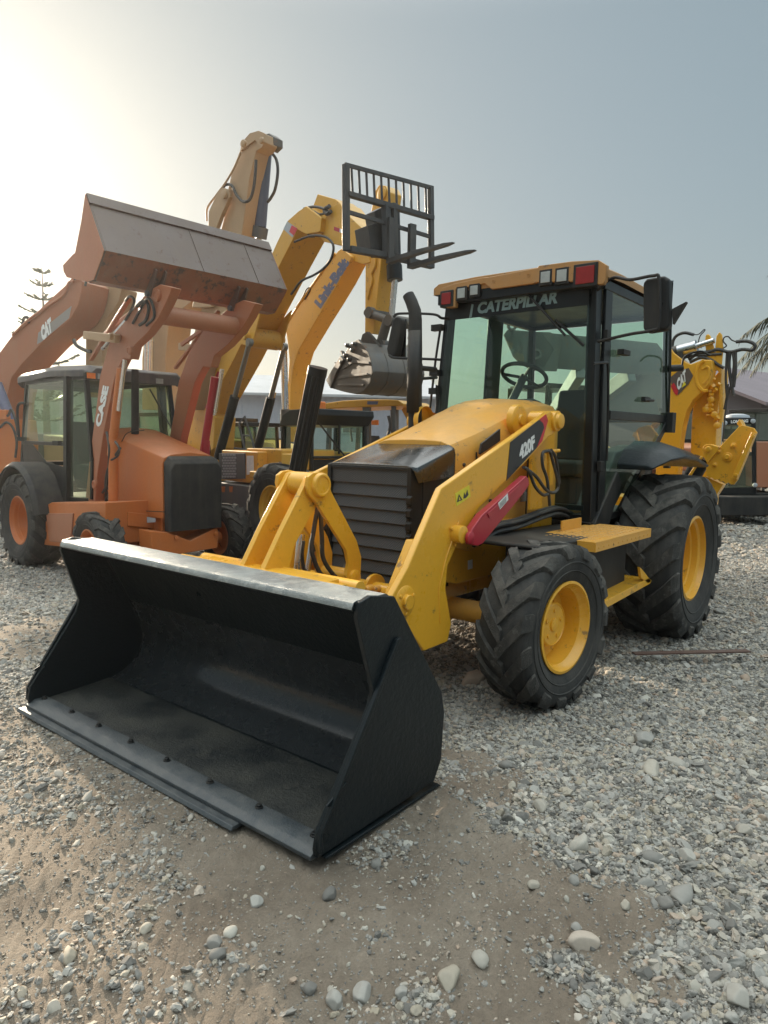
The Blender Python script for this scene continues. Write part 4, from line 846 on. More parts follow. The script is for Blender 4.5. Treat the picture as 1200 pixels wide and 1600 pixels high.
# backhoe at the rear: boom swung to the side
bx = -1.9; X = lambda L_, x=bx: [M.on(q, x=x) for q in L_]
mb = MB(); mb.prism(X([(1040, 560), (1044, 546), (1048, 544), (1054, 552), (1072, 566), (1079, 569), (1097, 562), (1112, 562), (1114, 575), (1109, 597), (1097, 612), (1083, 625), (1073, 642), (1067, 665), (1063, 690), (1058, 760), (1020, 770), (1036, 640)]), (-.16, 0, 0)); bm_ = obj('boom', mb, YEL, T, .012)
mb = MB(); mb.rtube(X([(1106, 610), (1098, 610), (1090, 600), (1088, 585), (1092, 570), (1100, 563)], bx+.004), .018, 6); mb.rtube(X([(1099, 600), (1106, 590), (1108, 577), (1104, 573), (1097, 577)], bx+.004), .012, 6); obj('boom_rib', mb, YEL, bm_)
mb = MB(); mb.prism(X([(1047, 590), (1058, 581), (1076, 575), (1083, 587), (1076, 600), (1060, 617), (1052, 612)], bx+.003), (.003, 0, 0)); obj('decal', mb, BRD, bm_, smooth=0)
mb = MB(); mb.prism(X([(1048, 603), (1053, 598), (1060, 611), (1058, 618), (1054, 615)], bx+.0065), (.002, 0, 0)); obj('decal', mb, RED, bm_, smooth=0)
mb = MB(); mb.prism(X([(1065, 606), (1069, 595), (1072, 601)], bx+.012), (.001, 0, 0)); obj('decal', mb, YST, bm_, smooth=0)
text('lettering', 'CAT', X([(1059, 612)], bx+.008)[0], X([(1073, 594)], bx+.008)[0], X([(1057, 594)], bx+.008)[0], (1, 0, 0), WHT, bm_, .04)
mb = MB()
for dx in (.02, -.30): mb.prism(X([(1106, 575), (1101, 535), (1102, 524), (1106, 521), (1110, 525), (1116, 545), (1120, 580)] if dx < 0 else [(1117, 575), (1117, 545), (1119, 525), (1124, 518), (1128, 523), (1130, 545), (1126, 585)], bx-.1), (-.03, 0, 0))
mb.prism(X([(1096, 612), (1112, 592), (1128, 575), (1126, 610), (1120, 650), (1118, 712), (1110, 800), (1075, 800), (1078, 720), (1081, 650), (1084, 626)], bx-.17), (-.30, 0, 0)); dp = obj('dipper', mb, YEL, T, .012)
mb = MB()
r_ = random.Random(4)
for k in range(16): q = (1112+r_.uniform(-5, 9), 590+k*4.2+r_.uniform(-2, 2)); P = X([q], bx-.14)[0]; mb.tube([P, P+np.array([.03, r_.uniform(-.05, .05), r_.uniform(-.05, .05)])], r_.uniform(.012, .03), 8)
for q in [(1112, 625), (1104, 640), (1118, 648), (1122, 665)]: P = X([q], bx-.15)[0]; mb.lathe(P, (1, 0, 0), [(.035, 0), (.035, .05), (.02, .06), (0, .06)], 12)
mb.tube(X([(1126, 600), (1127, 640), (1124, 668)], bx-.14), .022, 8); obj('valve_fitting', mb, YEL, dp)
mb = MB(); mb.tube(X([(1057, 549), (1088, 541)], bx-.08), .060, 18); mb.tube(X([(1086, 541.5), (1089, 540.5)], bx-.08), .066, 18); cy = obj('boom_cylinder', mb, CHR, T)
mb = MB(); mb.tube(X([(1088, 541), (1116, 532)], bx-.08), .030, 14); obj('cylinder_rod', mb, CHR, cy)
mb = MB(); mb.tube(X([(1050, 552), (1060, 549)], bx-.08), .068, 14); mb.box(M, bx-.12, bx-.02, .34, .42, 2.42, 2.5)
for pth, r0 in [([(1050, 544), (1052, 532), (1058, 524), (1070, 520), (1084, 523)], .017), ([(1084, 523), (1092, 522), (1100, 515), (1101, 517), (1094, 525), (1091, 538), (1096, 544)], .006),
    ([(1076, 562), (1090, 553), (1110, 549), (1122, 546), (1140, 550), (1160, 546), (1175, 547), (1180, 541), (1176, 536), (1166, 533), (1150, 534)], .018), ([(1150, 534), (1143, 531), (1138, 526), (1132, 527), (1130, 533), (1135, 540), (1130, 544)], .007),
    ([(1078, 566), (1095, 559), (1110, 562), (1122, 570), (1131, 575)], .017), ([(1060, 562), (1080, 556), (1100, 555), (1128, 553)], .015),
    ([(1141, 548), (1139, 570), (1142, 595), (1146, 618)], .017), ([(1145, 549), (1147, 570), (1143, 600), (1138, 612), (1132, 640)], .014), ([(1149, 549), (1149, 580), (1146, 605)], .017), ([(1136, 550), (1134, 590), (1136, 625)], .012), ([(1138, 600), (1134, 640), (1129, 690)], .008)]:
    mb.rtube(X(pth, bx-.10), r0)
obj('hydraulic_hose', mb, HOSE, T)
mb = MB(); mb.tube(X([(1126, 660), (1123, 700), (1122, 740)], bx-.4), .028, 10); mb.tube(X([(1121, 620), (1118, 690)], bx-.45), .02, 10); obj('cylinder_rod', mb, CHR, T)
# stabiliser leg folded up
sx = -1.45; S = lambda L_, x=sx: [M.on(q, x=x) for q in L_]
mb = MB(); mb.prism(S([(1124, 699), (1155, 666), (1160, 664), (1178, 669), (1183, 676), (1153, 749), (1147, 757), (1142, 757), (1138, 754), (1134, 756), (1130, 752), (1125, 753), (1121, 749), (1116, 750), (1112, 746), (1108, 747), (1104, 743), (1103, 732), (1104, 723), (1107, 718), (1113, 712)]), (-.03, 0, 0)); sf = obj('stabilizer_pad', mb, YEL, T, .005)
mb = MB(); mb.prism(S([(1176, 676), (1183, 677), (1153, 749), (1145, 747)], sx+.005), (.06, 0, 0)); mb.prism(S([(1151, 662), (1155, 655), (1160, 664), (1158, 670)], sx-.05), (-.15, 0, 0))
for q, rr in [((1137, 714), .045), ((1146, 696), .028), ((1124, 705), .018), ((1117, 726), .022)]: mb.lathe(S([q], sx)[0], (1, 0, 0), [(rr, 0), (rr, .012), (rr*.55, .014), (rr*.5, .035), (0, .035)], 20)
for q in [(1177, 682), (1150, 742)]: mb.lathe(S([q], sx+.065)[0], (1, 0, 0), [(.018, 0), (.016, .015), (0, .015)], 10)
obj('stabilizer_pad_rib', mb, YEL, sf, .004)
mb = MB(); mb.prism(S([(1097, 703), (1099, 697), (1104, 694), (1110, 694), (1126, 699), (1114, 713), (1105, 724), (1100, 715)], sx+.03), (-.10, 0, 0)); mb.lathe(S([(1107, 702)], sx+.03)[0], (1, 0, 0), [(.030, 0), (.028, .02), (.018, .022), (0, .022)], 18); mb.prism(S([(1103, 744), (1130, 757), (1112, 785), (1096, 800), (1088, 780), (1098, 752)], sx-.04), (-.12, 0, 0)); obj('stabilizer_arm', mb, YEL, T, .006)
mb = MB(); mb.tube(S([(1098, 716), (1072, 760)], sx-.06), .085, 18); obj('stabilizer_cylinder', mb, BUCK, T)
mb = MB(); mb.prism([M.on(q, x=-1.35) for q in [(1095, 712), (1098, 714), (1071, 758), (1066, 757)]], (-.02, 0, 0)); mb.box(M, -1.7, -1.5, -.80, .80, .5, .75); obj('stabilizer_frame', mb, YEL, T, .005)
# ---------------------------------------------------------------- the orange backhoe loader on the left
K = Frame((.43, -7.386, -.343), 86)
O_ = thing('backhoe_loader', K, 'orange backhoe loader on the left with a black cab and its wide bucket raised high', 'backhoe loader')
for s in (-1, 1):
    wheel(O_, 'rear_wheel', K, 0, s*1.12, s*.64, .63, .67, .34, 16, 1.1, ORG, RUB, 'rear')
    wheel(O_, 'front_wheel', K, 2.15, s*1.08, s*.76, .46, .47, .25, 14, 1., ORG, RUB, 'front', -.05)
def Ksec(x, w_, zt, zb=.85): return [K.W(x, y, z) for y, z in [(-w_, zb), (-w_, zt-.12), (-w_+.03, zt-.04), (-w_+.12, zt), (0, zt+.03), (w_-.12, zt), (w_-.03, zt-.04), (w_, zt-.12), (w_, zb)]]
hz = K.loc(K.on((249, 717), y=-.42)); hr = K.loc(K.on((190, 672), y=-.3))
mb = MB(); mb.loft([Ksec(hz[0], .385, hz[2]+.05), Ksec(hz[0]-.5, .42, hz[2]+.16), Ksec(1.25, .46, hr[2]+.02)]); obj('hood', mb, ORG, O_, .01)
mb = MB(); mb.loft([[K.W(hz[0]+dx, y, z) for y, z in [(-w_, .70), (-w_, zt-.08), (-w_+.06, zt), (w_-.06, zt), (w_, zt-.08), (w_, .70)]] for dx, w_, zt in [(.0, .37, hz[2]+.04), (.10, .38, hz[2]+.0), (.15, .36, hz[2]-.05)]])
gr = obj('grille', mb, BLKM, O_, .02)
mb = MB(); mb.box(K, .2, hz[0]-.1, -.34, .34, .50, .90); mb.prism([K.on(q, x=hz[0]+.12) for q in [(236, 830), (262, 832), (298, 845), (338, 824), (341, 830), (340, 856), (262, 869), (238, 868)]], K.fx*-.3); mb.prism([K.on(q, x=hz[0]-.3) for q in [(200, 800), (255, 806), (255, 828), (200, 822)]], K.fx*-.3); obj('chassis', mb, ORG, O_, .01)
mb = MB()
for y_ in (.28, -.28): mb.lathe(K.W(hz[0]+.125, y_, .62), K.fx, [(.03, 0), (.03, .02), (0, .025)], 10)
mb.tube([K.W(2.15, -.8, .46), K.W(2.15, .8, .46)], .08, 14); mb.tube([K.W(0, -.7, .62), K.W(0, .7, .62)], .14, 14); obj('axle', mb, ORG, O_)
mb = MB(); mb.plate(K, [(66, 793), (80, 785), (165, 785), (165, 852), (112, 856), (64, 851), (68, 835)], -.95, -.40); tk = obj('side_tank', mb, ORG, O_, .012)
mb = MB(); mb.plate(K, [(74, 802), (116, 802), (112, 849), (79, 846)], -.951, -.97); obj('tank_cover', mb, ORT, tk, .006)
mb = MB(); mb.plate(K, [(222, 806), (243, 810), (243, 816), (222, 817)], -.43, -.432); obj('sticker', mb, LGREY, O_, smooth=0)
# cab
xb = K.loc(K.on((104, 640), y=-.74))[0]; xf = 1.32
cb = MB()
def Kb(p, q, w_, h_): bar(K.W(*p), K.W(*q), w_, h_, cb)
for s in (-1, 1):
    Kb((-.70, s*.74, 1.35), (-.62, s*.66, 2.62), .05, .06); Kb((xb, s*.75, .95), (xb-.06, s*.68, 2.62), .09, .10); Kb((xf+.06, s*.62, 1.5), (xf-.12, s*.60, 2.62), .06, .06)
    Kb((-.68, s*.74, 1.72), (xb, s*.75, 1.72), .03, .05); Kb((xb, s*.74, .98), (xf-.1, s*.60, .98), .05, .06); Kb((-.62, s*.66, 2.60), (xf-.1, s*.62, 2.60), .05, .06); Kb((xf+.02, s*.61, 1.0), (xf+.06, s*.61, 1.55), .06, .06)
    Kb((.12, s*.74, .98), (-.70, s*.74, 1.45), .04, .05)
Kb((-.66, -.7, 1.4), (-.66, .7, 1.4), .05, .06); Kb((xf-.12, -.6, 2.60), (xf-.12, .6, 2.60), .06, .06)
kc = obj('cab', cb, BLK, O_, .006)
mb = MB()
for s in (-1, 1): mb.prof(K, [(-.68, 1.42), (.10, .98), (xb, .98), (xb, 1.40), (.2, 1.45), (-.3, 1.70), (-.68, 1.70)], s*.745, s*.73)
mb.box(K, -.6, xf, -.7, .7, .88, .95); obj('lower_panel', mb, BLK, kc, .005)
mb = MB(); secs = []
for x, w_, z in [(-.95, .62, 2.60), (-.85, .72, 2.66), (.4, .74, 2.70), (1.35, .72, 2.66), (1.48, .66, 2.62)]: secs.append([K.W(x, y, zz) for y, zz in [(-w_, z-.06), (-w_, z+.02), (-w_+.08, z+.09), (w_-.08, z+.09), (w_, z+.02), (w_, z-.06)]])
mb.loft(secs); kr = obj('cab_roof', mb, paint('faded_roof', (.06, .055, .06), .5, .4), kc, .02)
for y_, mm in ((-.52, LENS), (-.30, LENS), (.30, LENS), (.66, ORL), (-.66, ORL)):
    mb = MB(); mb.box(K, 1.40, 1.475, y_-.07, y_+.07, 2.555, 2.65); h_ = obj('work_lamp', mb, BLKM, kr, .01); mb = MB(); mb.box(K, 1.476, 1.485, y_-.055, y_+.055, 2.57, 2.64); obj('lens', mb, mm, h_)
mb = MB()
for s in (-1, 1): mb.prism([K.W(-.66, s*.735, 1.74), K.W(xb-.05, s*.735, 1.74), K.W(xb-.09, s*.69, 2.58), K.W(-.60, s*.665, 2.58)], K.ly*s*.004); mb.prism([K.W(xb+.05, s*.735, 1.0), K.W(xf-.02, s*.62, 1.0), K.W(xf+.04, s*.61, 1.55), K.W(xf-.12, s*.60, 2.58), K.W(xb, s*.68, 2.58)], K.ly*s*.004)
mb.prism([K.W(xf+.05, -.60, 1.5), K.W(xf+.05, .60, 1.5), K.W(xf-.10, .58, 2.58), K.W(xf-.10, -.58, 2.58)], K.fx*.005); mb.prism([K.W(-.68, -.70, 1.45), K.W(-.68, .70, 1.45), K.W(-.62, .64, 2.58), K.W(-.62, -.64, 2.58)], K.fx*-.005); obj('cab_glass', mb, GLC, kc, smooth=0)
mb = MB(); mb.prof(K, [(-.05, 1.05), (.45, 1.05), (.45, 1.40), (.05, 1.42), (-.12, 2.05), (-.24, 2.03), (-.15, 1.3)], -.24, .24); obj('seat', mb, SEAT, kc, .03)
mb = MB(); mb.prof(K, [(.85, .95), (1.2, .95), (1.2, 1.55), (.95, 1.62)], -.2, .2); sw = K.W(.86, 0, 1.74); ax = K.fx*-.4+np.array([0, 0, .9]); u = np.cross(ax, K.ly); u /= np.linalg.norm(u); mb.tube([sw+(u*math.cos(k*math.pi/12)+K.ly*math.sin(k*math.pi/12))*.19 for k in range(25)], .014, 6); mb.tube([sw, sw-ax*.25+K.fx*.1], .03, 8); obj('steering_wheel', mb, TRIM, kc)
mb = MB(); mb.tube([K.W(xf-.02, .25, 2.5), K.W(xf+.10, .52, 1.95)], .010, 6); mb.tube([K.W(xf+.05, -.1, 1.75), K.W(xf+.12, .5, 1.62)], .008, 6); mb.rtube([K.W(-.5, -.72, 2.3), K.W(-.75, -.76, 2.25), K.W(-.8, -.74, 1.8)], .02); mb.box(K, -.74, -.56, -.79, -.74, 1.74, 1.80); obj('cab_fittings', mb, BLKM, kc)
mb = MB()
for s in (-1, 1):
    secs = []
    for k in range(12):
        a = R(8+k*15); r0 = .80; secs.append([K.W(math.cos(a)*rr-.02, y, .66+math.sin(a)*rr) for y, rr in [(s*.62, r0-.02), (s*.62, r0), (s*1.08, r0), (s*1.14, r0-.05), (s*1.14, r0-.08), (s*1.08, r0-.03)]])
    mb.loft(secs[:11])
obj('rear_fender', mb, BLKM, O_, .008)
mb = MB(); p_ = K.on((211, 577), y=-.15); q_ = K.on((211, 690), y=-.15); mb.tube([q_, p_*.9+q_*.1, p_], [.05, .05, .046], 14); obj('exhaust_stack', mb, BLKM, O_)
# raised arms and bucket
arm = [(142, 697), (150, 640), (156, 587), (171, 535), (190, 500), (217, 470), (236, 452), (250, 444), (269, 449), (258, 475), (247, 496), (228, 522), (208, 541), (203, 561), (192, 560), (186, 572), (179, 590), (170, 635), (161, 680), (152, 740), (148, 790), (132, 790)]
axz = [tuple(K.loc(K.on(q, y=-.62))[[0, 2]]) for q in arm]
for s in (-1, 1):
    mb = MB(); mb.prof(K, axz, s*.62, s*.50); a = obj('loader_arm', mb, ORT, O_, .01)
    f_ = lambda q: K.loc(K.on(q, y=-.66))[[0, 2]]
    mb = MB()
    for p, q, r_, m_ in [((136, 524), (186, 530), .05, 0)]:
        p, q = f_(p), f_(q); bar(K.W(p[0], s*.68, p[1]), K.W(q[0], s*.68, q[1]), .07, .10, mb)
    q = f_((182, 527)); mb.lathe(K.W(q[0], s*.62, q[1]), K.ly*s, [(.04, 0), (.04, .14), (0, .14)], 12); obj('link_bar', mb, TAN, a, .01)
    mb = MB()
    for p, q, dy in [((136, 562), (198, 462), .03), ((175, 520), (221, 472), .0), ((150, 522), (202, 478), -.03)]:
        p, q = f_(p), f_(q); bar(K.W(p[0], s*(.58+dy), p[1]), K.W(q[0], s*(.58+dy), q[1]), .035, .05, mb)
    obj('dump_rod', mb, ORT, a, .004)
    mb = MB(); p, q = f_((198, 562)), f_((180, 705)); mid = p*.45+q*.55; mb.tube([K.W(p[0], s*.68, p[1]), K.W(mid[0], s*.68, mid[1])], .028, 12); c_ = obj('cylinder_rod', mb, CHR, a)
    mb = MB(); p, q = f_((196, 575)), f_((181, 712)); mb.tube([K.W(p[0]-.10, s*.66, p[1]), K.W(q[0]-.12, s*.66, q[1])], .055, 14); mb.tube([K.W(q[0]-.05, s*.66, q[1]+.2), K.W(q[0]-.1, s*.66, q[1]-.75)], .06, 12); obj('lift_cylinder', mb, ORG if s < 0 else REDP, a)
    mb = MB(); p = f_((172, 700)); mb.rtube([K.W(p[0], s*.70, p[1]+.2), K.W(p[0]+.1, s*.72, p[1]), K.W(p[0]+.02, s*.70, p[1]-.3), K.W(p[0]-.1, s*.68, p[1]-.6), K.W(p[0]-.12, s*.66, p[1]-.85)], .016)
    p = f_((205, 505)); q = f_((230, 480)); mb.rtube([K.W(*[(p[0]), s*.64, p[1]]), K.W(q[0], s*.65, q[1]+.1), K.W(q[0]+.12, s*.64, q[1]-.1), K.W(p[0]+.3, s*.63, p[1]-.05)], .016); obj('hydraulic_hose', mb, HOSE, a)
    if s < 0: text('lettering', 'CASE', K.on((157.5, 668), y=-.626), K.on((170.5, 604), y=-.626), K.on((148.5, 665), y=-.626), -K.ly, WHT, a, .04)
mb = MB(); mb.rtube([K.on(q, y=-.425) for q in [(176, 700), (177, 730), (184, 765), (196, 788), (216, 797), (258, 800)]], .006, 6); obj('panel_seam', mb, BLKM, O_)
mb = MB(); mb.rtube([K.on(q, y=-.43) for q in [(190, 690), (200, 676), (225, 672)]], .006, 6); obj('panel_seam', mb, BLKM, O_)
for q, rr in (((247, 462), .07), ((150, 757), .06), ((205, 548), .055), ((231, 488), .05)):
    P = K.on(q, y=-.62); mb = MB(); mb.lathe(P, -K.ly, [(rr, 0), (rr, .03), (rr*.6, .04), (rr*.5, .03), (0, .03)], 18); obj('arm_pin', mb, ORT, O_)
for L_, y_, r_ in (([(196, 470), (203, 463), (210, 470), (204, 486), (196, 500)], -.64, .016), ([(214, 478), (226, 470), (232, 480), (228, 500), (218, 508)], -.64, .018), ([(188, 700), (178, 715), (168, 735), (165, 760), (170, 780)], -.66, .016), ([(180, 690), (186, 700), (184, 712), (172, 720)], -.70, .014), ([(160, 770), (166, 762), (172, 768), (168, 782), (160, 788)], -.62, .016)):
    mb = MB(); mb.rtube([K.on(q, y=y_) for q in L_], r_); obj('hydraulic_hose', mb, HOSE, O_)
for q0, q1 in (((180, 520), (226, 466)), ((160, 545), (206, 492))): mb = MB(); mb.tube([K.on(q0, y=-.60), K.on(q1, y=-.60)], .022, 10); obj('dump_rod', mb, CHR, O_)
mb = MB(); mb.box(K, .55, .75, -.80, -.745, 1.70, 1.76); obj('door_handle', mb, BLKM, O_)
c = K.loc(K.on((240, 490), y=-.6)); mb = MB(); mb.tube([K.W(c[0], -.5, c[2]), K.W(c[0], .5, c[2])], .11, 20); obj('cross_tube', mb, ORT, O_)
h = 1.21; bp_ = [tuple(K.loc(K.on(q, y=-h))[[0, 2]]) for q in [(137, 304), (166, 392), (163, 402), (150, 438), (140, 441), (108, 434), (103, 425), (102, 415), (118, 398), (121, 396), (131, 345)]]
ins = [tuple(np.array(p)*.985+np.array(bp_[8])*.015) for p in bp_]
mb = MB(); shell = bp_[:8]; cen = np.mean(bp_, axis=0); inn = [tuple(np.array(p)+(cen-np.array(p))/np.linalg.norm(cen-np.array(p))*.04) for p in shell]
mb.prof(K, shell+inn[::-1], -h, h); mb.prof(K, bp_, -h, -h-.02); mb.prof(K, bp_, h, h+.02)
kb = obj('front_bucket', mb, STLC, O_, .006)
mb = MB()
for s in (-1, 1): mb.prof(K, bp_, s*(h+.0203), s*(h+.028))
obj('cheek_plate', mb, ORT, kb, .003)
nn_ = lambda p, q: (np.array([(np.array(q)-np.array(p))[1], -(np.array(q)-np.array(p))[0]])/np.linalg.norm(np.array(q)-np.array(p)))
mb = MB()
for p, q in ((bp_[1], bp_[3]),):
    n_ = nn_(p, q); n_ = n_ if n_@(np.array(p)-cen) > 0 else -n_
    L0 = [np.array(bp_[1]), np.array(bp_[2]), np.array(bp_[3]), np.array(bp_[4])]; mb.prof(K, [tuple(v+(v-cen)/np.linalg.norm(v-cen)*.004+np.array([0, .0])) for v in L0]+[tuple(v+(v-cen)/np.linalg.norm(v-cen)*.014) for v in L0][::-1], -h-.005, h+.005)
obj('floor_plate', mb, paint('worn_orange_paint', (.24, .09, .05), .5, .5, wear=.6, wearc=(.10, .07, .06)), kb)
mb = MB()
def stripq(y): return [K.W(p[0]+d_[0], y, p[1]+d_[1]) for p, d_ in zip(bp_[:2], [(.012, -.008)]*2)]
# upper lip strip, hinge plates and seam welds on the shell's underside
A_, B_, C_ = map(np.array, bp_[:3]); D_ = np.array(bp_[3]); n1 = np.array([-(B_-A_)[1], (B_-A_)[0]]); n1 /= np.linalg.norm(n1); n1 = n1 if n1@(B_-cen) > 0 else -n1
for y in (-.62, -.50, .50, .62): n2 = np.array([(D_-C_)[1], -(D_-C_)[0]]); n2 /= np.linalg.norm(n2); n2 = n2 if n2@(C_-cen) > 0 else -n2; q_ = [tuple(C_+n2*-.01), tuple(C_+n2*.05), tuple(D_+n2*.14), tuple(D_+n2*-.01)]; mb.prof(K, q_, y-.012, y+.012)
e1_ = A_+(B_-A_)*.18; mb.prof(K, [tuple(A_-n1*.005), tuple(A_+n1*.022), tuple(e1_+n1*.022), tuple(e1_-n1*.005)], -h-.02, h+.02)
for y in (-.02, .78): mb.prof(K, [tuple(e1_-n1*.005), tuple(e1_+n1*.008), tuple(B_+n1*.008), tuple(B_-n1*.005)], y, y+.012)
obj('hinge_bracket', mb, STLC, kb, .003)
mb = MB()
for s in (-1, 1): P = D_+n2*.08; mb.tube([K.W(P[0], s*.46, P[1]), K.W(P[0], s*.66, P[1])], .035, 12)
obj('hinge_pin', mb, GREY, kb)

# ---------------------------------------------------------------- excavators standing behind
def excavator(fr, label, pm, group='excavators parked behind the loaders', capz=2.2, x0=-.3, cab_side=1):
    e = thing('excavator', fr, label, 'excavator', group)
    for s in (-1, 1):
        mb = MB(); pr = [(x0-2.9+math.cos(a)*.4, .42+math.sin(a)*.40) for a in np.linspace(math.pi/2, 3*math.pi/2, 9)]+[(x0+.6+math.cos(a)*.4, .42+math.sin(a)*.40) for a in np.linspace(-math.pi/2, math.pi/2, 9)]
        mb.prof(fr, pr, s*.75, s*1.25)
        tr_ = obj('track', mb, BLKM, e, .02); mb = MB()
        for k in range(26): x = x0-3.0+k*.14; mb.box(fr, x, x+.03, s*.74 if s > 0 else s*1.26, s*1.26 if s > 0 else s*.74, .82, .85)
        for k in range(6): mb.lathe(fr.W(x0-2.7+k*.6, s*1.25, .30), fr.ly*s, [(.14, 0), (.14, .03), (.05, .05), (0, .05)], 14)
        obj('track_shoes', mb, BLKM, tr_)
    mb = MB(); mb.lathe(fr.W(x0-1.0, 0, .70), (0, 0, 1), [(.55, 0), (.55, .25)], 28); mb.box(fr, x0-2.2, x0+.2, -.8, .8, .35, .72); obj('undercarriage', mb, BLKM, e)
    mb = MB(); mb.prof(fr, [(x0-2.7, .98), (x0+.3, .98), (x0+.3, 1.25), (x0-.4, 1.75), (x0-2.7, 1.85)], -1.2, -.35); mb.prof(fr, [(x0-2.7, .98), (x0+.2, .98), (x0+.2, 1.2), (x0-.9, 1.5), (x0-2.7, 1.85)], .3, 1.2); mb.box(fr, x0-2.6, x0+.3, -.35, .3, .98, 1.30); obj('house', mb, pm, e, .03)
    mb = MB(); mb.lathe(fr.W(x0-1.9, 0, .95), (0, 0, 1), [(1.5, 0), (1.55, .1), (1.55, .8), (1.45, .9)], 40); mb.v = [v for v in mb.v]; V = np.array(mb.v); q = (V-fr.O)@fr.fx; V += np.outer(np.maximum(0, (x0-2.7)-q)*0, fr.fx); V = V+np.outer(np.where(q > x0-2.5, (x0-2.5)-q, 0), fr.fx); mb.v = [tuple(v) for v in V]; obj('counterweight', mb, GREY, e, .03)
    cbm = MB(); y0, y1 = (.42, 1.2) if cab_side > 0 else (-1.2, -.42); x1 = x0-.1; x2 = x0-1.4
    for x, y in ((x1, y0), (x1, y1), (x2, y0), (x2, y1)): bar(fr.W(x, y, 1.0), fr.W(x-(.1 if x == x1 else 0), y, capz), .06, .06, cbm)
    cbm.box(fr, x2-.05, x1, y0-.04, y1+.04, capz-.02, capz+.06); cbm.box(fr, x2, x1+.03, y0, y1, 1.0, 1.35); c_ = obj('cab', cbm, BLK, e, .01)
    mb = MB(); mb.box(fr, x2+.02, x1-.08, y0-.005, y0, 1.35, capz-.03); mb.box(fr, x2+.02, x1-.08, y1, y1+.005, 1.35, capz-.03); mb.prism([fr.W(x1+.02, y0+.03, 1.35), fr.W(x1+.02, y1-.03, 1.35), fr.W(x1-.08, y1-.03, capz-.03), fr.W(x1-.08, y0+.03, capz-.03)], fr.fx*.005); obj('cab_glass', mb, GLC, c_, smooth=0)
    return e
def poly(fr, L_, y0, y1, name, mat, par, bev=.012, **k):
    mb = MB(); mb.plate(fr, L_, y0, y1); return obj(name, mb, mat, par, bev, **k)
def rod(fr, q0, q1, y, r, name, mat, par, n=14):
    mb = MB(); mb.tube([fr.on(q0, y=y), fr.on(q1, y=y)], r, n); return obj(name, mb, mat, par)
def hose(fr, L_, y, r, par, name='hydraulic_hose', mat=None):
    mb = MB(); mb.rtube([fr.on(q, y=y) for q in L_], r); return obj(name, mb, mat or HOSE, par)

# A: yellow excavator carrying pallet forks
A = camframe(-3.4, 14, -.345, R(50))
e = excavator(A, 'yellow excavator with a bent boom that holds a black pallet fork frame against the sky', YEX)
bA = poly(A, [(300, 655), (312, 628), (353, 540), (370, 508), (388, 480), (432, 380), (449, 345), (466, 330), (478, 322), (502, 340), (500, 362), (478, 366), (465, 359), (440, 408), (403, 483), (366, 560), (327, 633), (322, 660)], -.28, .28, 'boom', YEX, e)
mb = MB(); mb.plate(A, [(300, 640), (314, 634), (336, 652), (333, 700), (300, 740), (285, 740)], -.22, .22); obj('boom_foot', mb, YEX, e, .01)
mb = MB(); mb.plate(A, [(449, 346), (465, 357), (457, 371), (443, 358)], -.281, -.284); dd = obj('decal', mb, LGREY, bA, smooth=0); mb = MB(); mb.plate(A, [(456, 352), (465, 357), (459, 368), (452, 362)], -.2845, -.287); obj('decal', mb, RED, bA, smooth=0)
mb = MB(); mb.plate(A, [(314, 628), (327, 634), (325, 640), (312, 633)], -.283, -.286); obj('decal', mb, RED, bA, smooth=0); mb = MB(); mb.plate(A, [(340, 580), (344, 582), (341, 590), (337, 588)], -.283, -.286); obj('decal', mb, REDP, bA, smooth=0)
mb = MB(); a0 = A.loc(A.on((412, 528), y=-.0)); mb.tube([A.W(a0[0], -.40, a0[2]), A.W(a0[0], .40, a0[2])], .075, 18); mb.tube([A.W(a0[0], -.27, a0[2]-.02), A.W(a0[0], .27, a0[2]-.02)], .17, 24); mb.prof(A, [(a0[0]-.30, a0[2]-.10), (a0[0]+.1, a0[2]-.2), (a0[0]+.45, a0[2]+.45), (a0[0]+.1, a0[2]+.3)], -.30, -.27); mb.prof(A, [(a0[0]-.30, a0[2]-.10), (a0[0]+.1, a0[2]-.2), (a0[0]+.45, a0[2]+.45), (a0[0]+.1, a0[2]+.3)], .27, .30); obj('boom_boss', mb, YEX, bA, .006)
for y_, p, q in ((-.36, (390, 535), (341, 715)), (.36, (444, 542), (400, 712))):
    p, q = A.on(p, y=y_), A.on(q, y=y_); m_ = p*.55+q*.45; mb = MB(); mb.tube([p, m_], .045, 14); mb.tube([p-A.ly*.04, p+A.ly*.04], .07, 12); cr = obj('cylinder_rod', mb, paint('dull_rod', (.22, .22, .21), .3, .2, metal=.8), e); mb = MB(); mb.tube([m_, q], .085, 16); obj('boom_cylinder', mb, BLK, e)
    mb = MB(); mb.tube([p*.6+q*.4+A.ly*.07, q+A.ly*.09], .012, 6); obj('cylinder_pipe', mb, YEX, e)
stA = poly(A, [(507, 378), (500, 372), (497, 362), (502, 350), (519, 322), (530, 316), (548, 340), (570, 360), (578, 368), (580, 377), (576, 385), (568, 386), (537, 385)], -.20, .20, 'stick', YEX, e)
poly(A, [(486, 330), (496, 303), (524, 311), (538, 322), (537, 345), (519, 323), (500, 345)], -.10, .24, 'stick_plate', YEX, stA)
mb = MB(); mb.plate(A, [(522, 354), (531, 357), (531, 363), (522, 360)], -.201, -.204); obj('decal', mb, REDP, stA, smooth=0); mb = MB(); mb.plate(A, [(531, 357), (537, 359), (537, 365), (531, 363)], -.201, -.204); obj('decal', mb, WHT, stA, smooth=0)
mb = MB(); 
for q, rr in [((573, 377), .075), ((502, 365), .05)]: P = A.on(q, y=-.20); mb.lathe(P, -A.ly, [(rr, 0), (rr, .03), (rr*.5, .04), (0, .04)], 20)
obj('stick_pin', mb, YEX, stA)
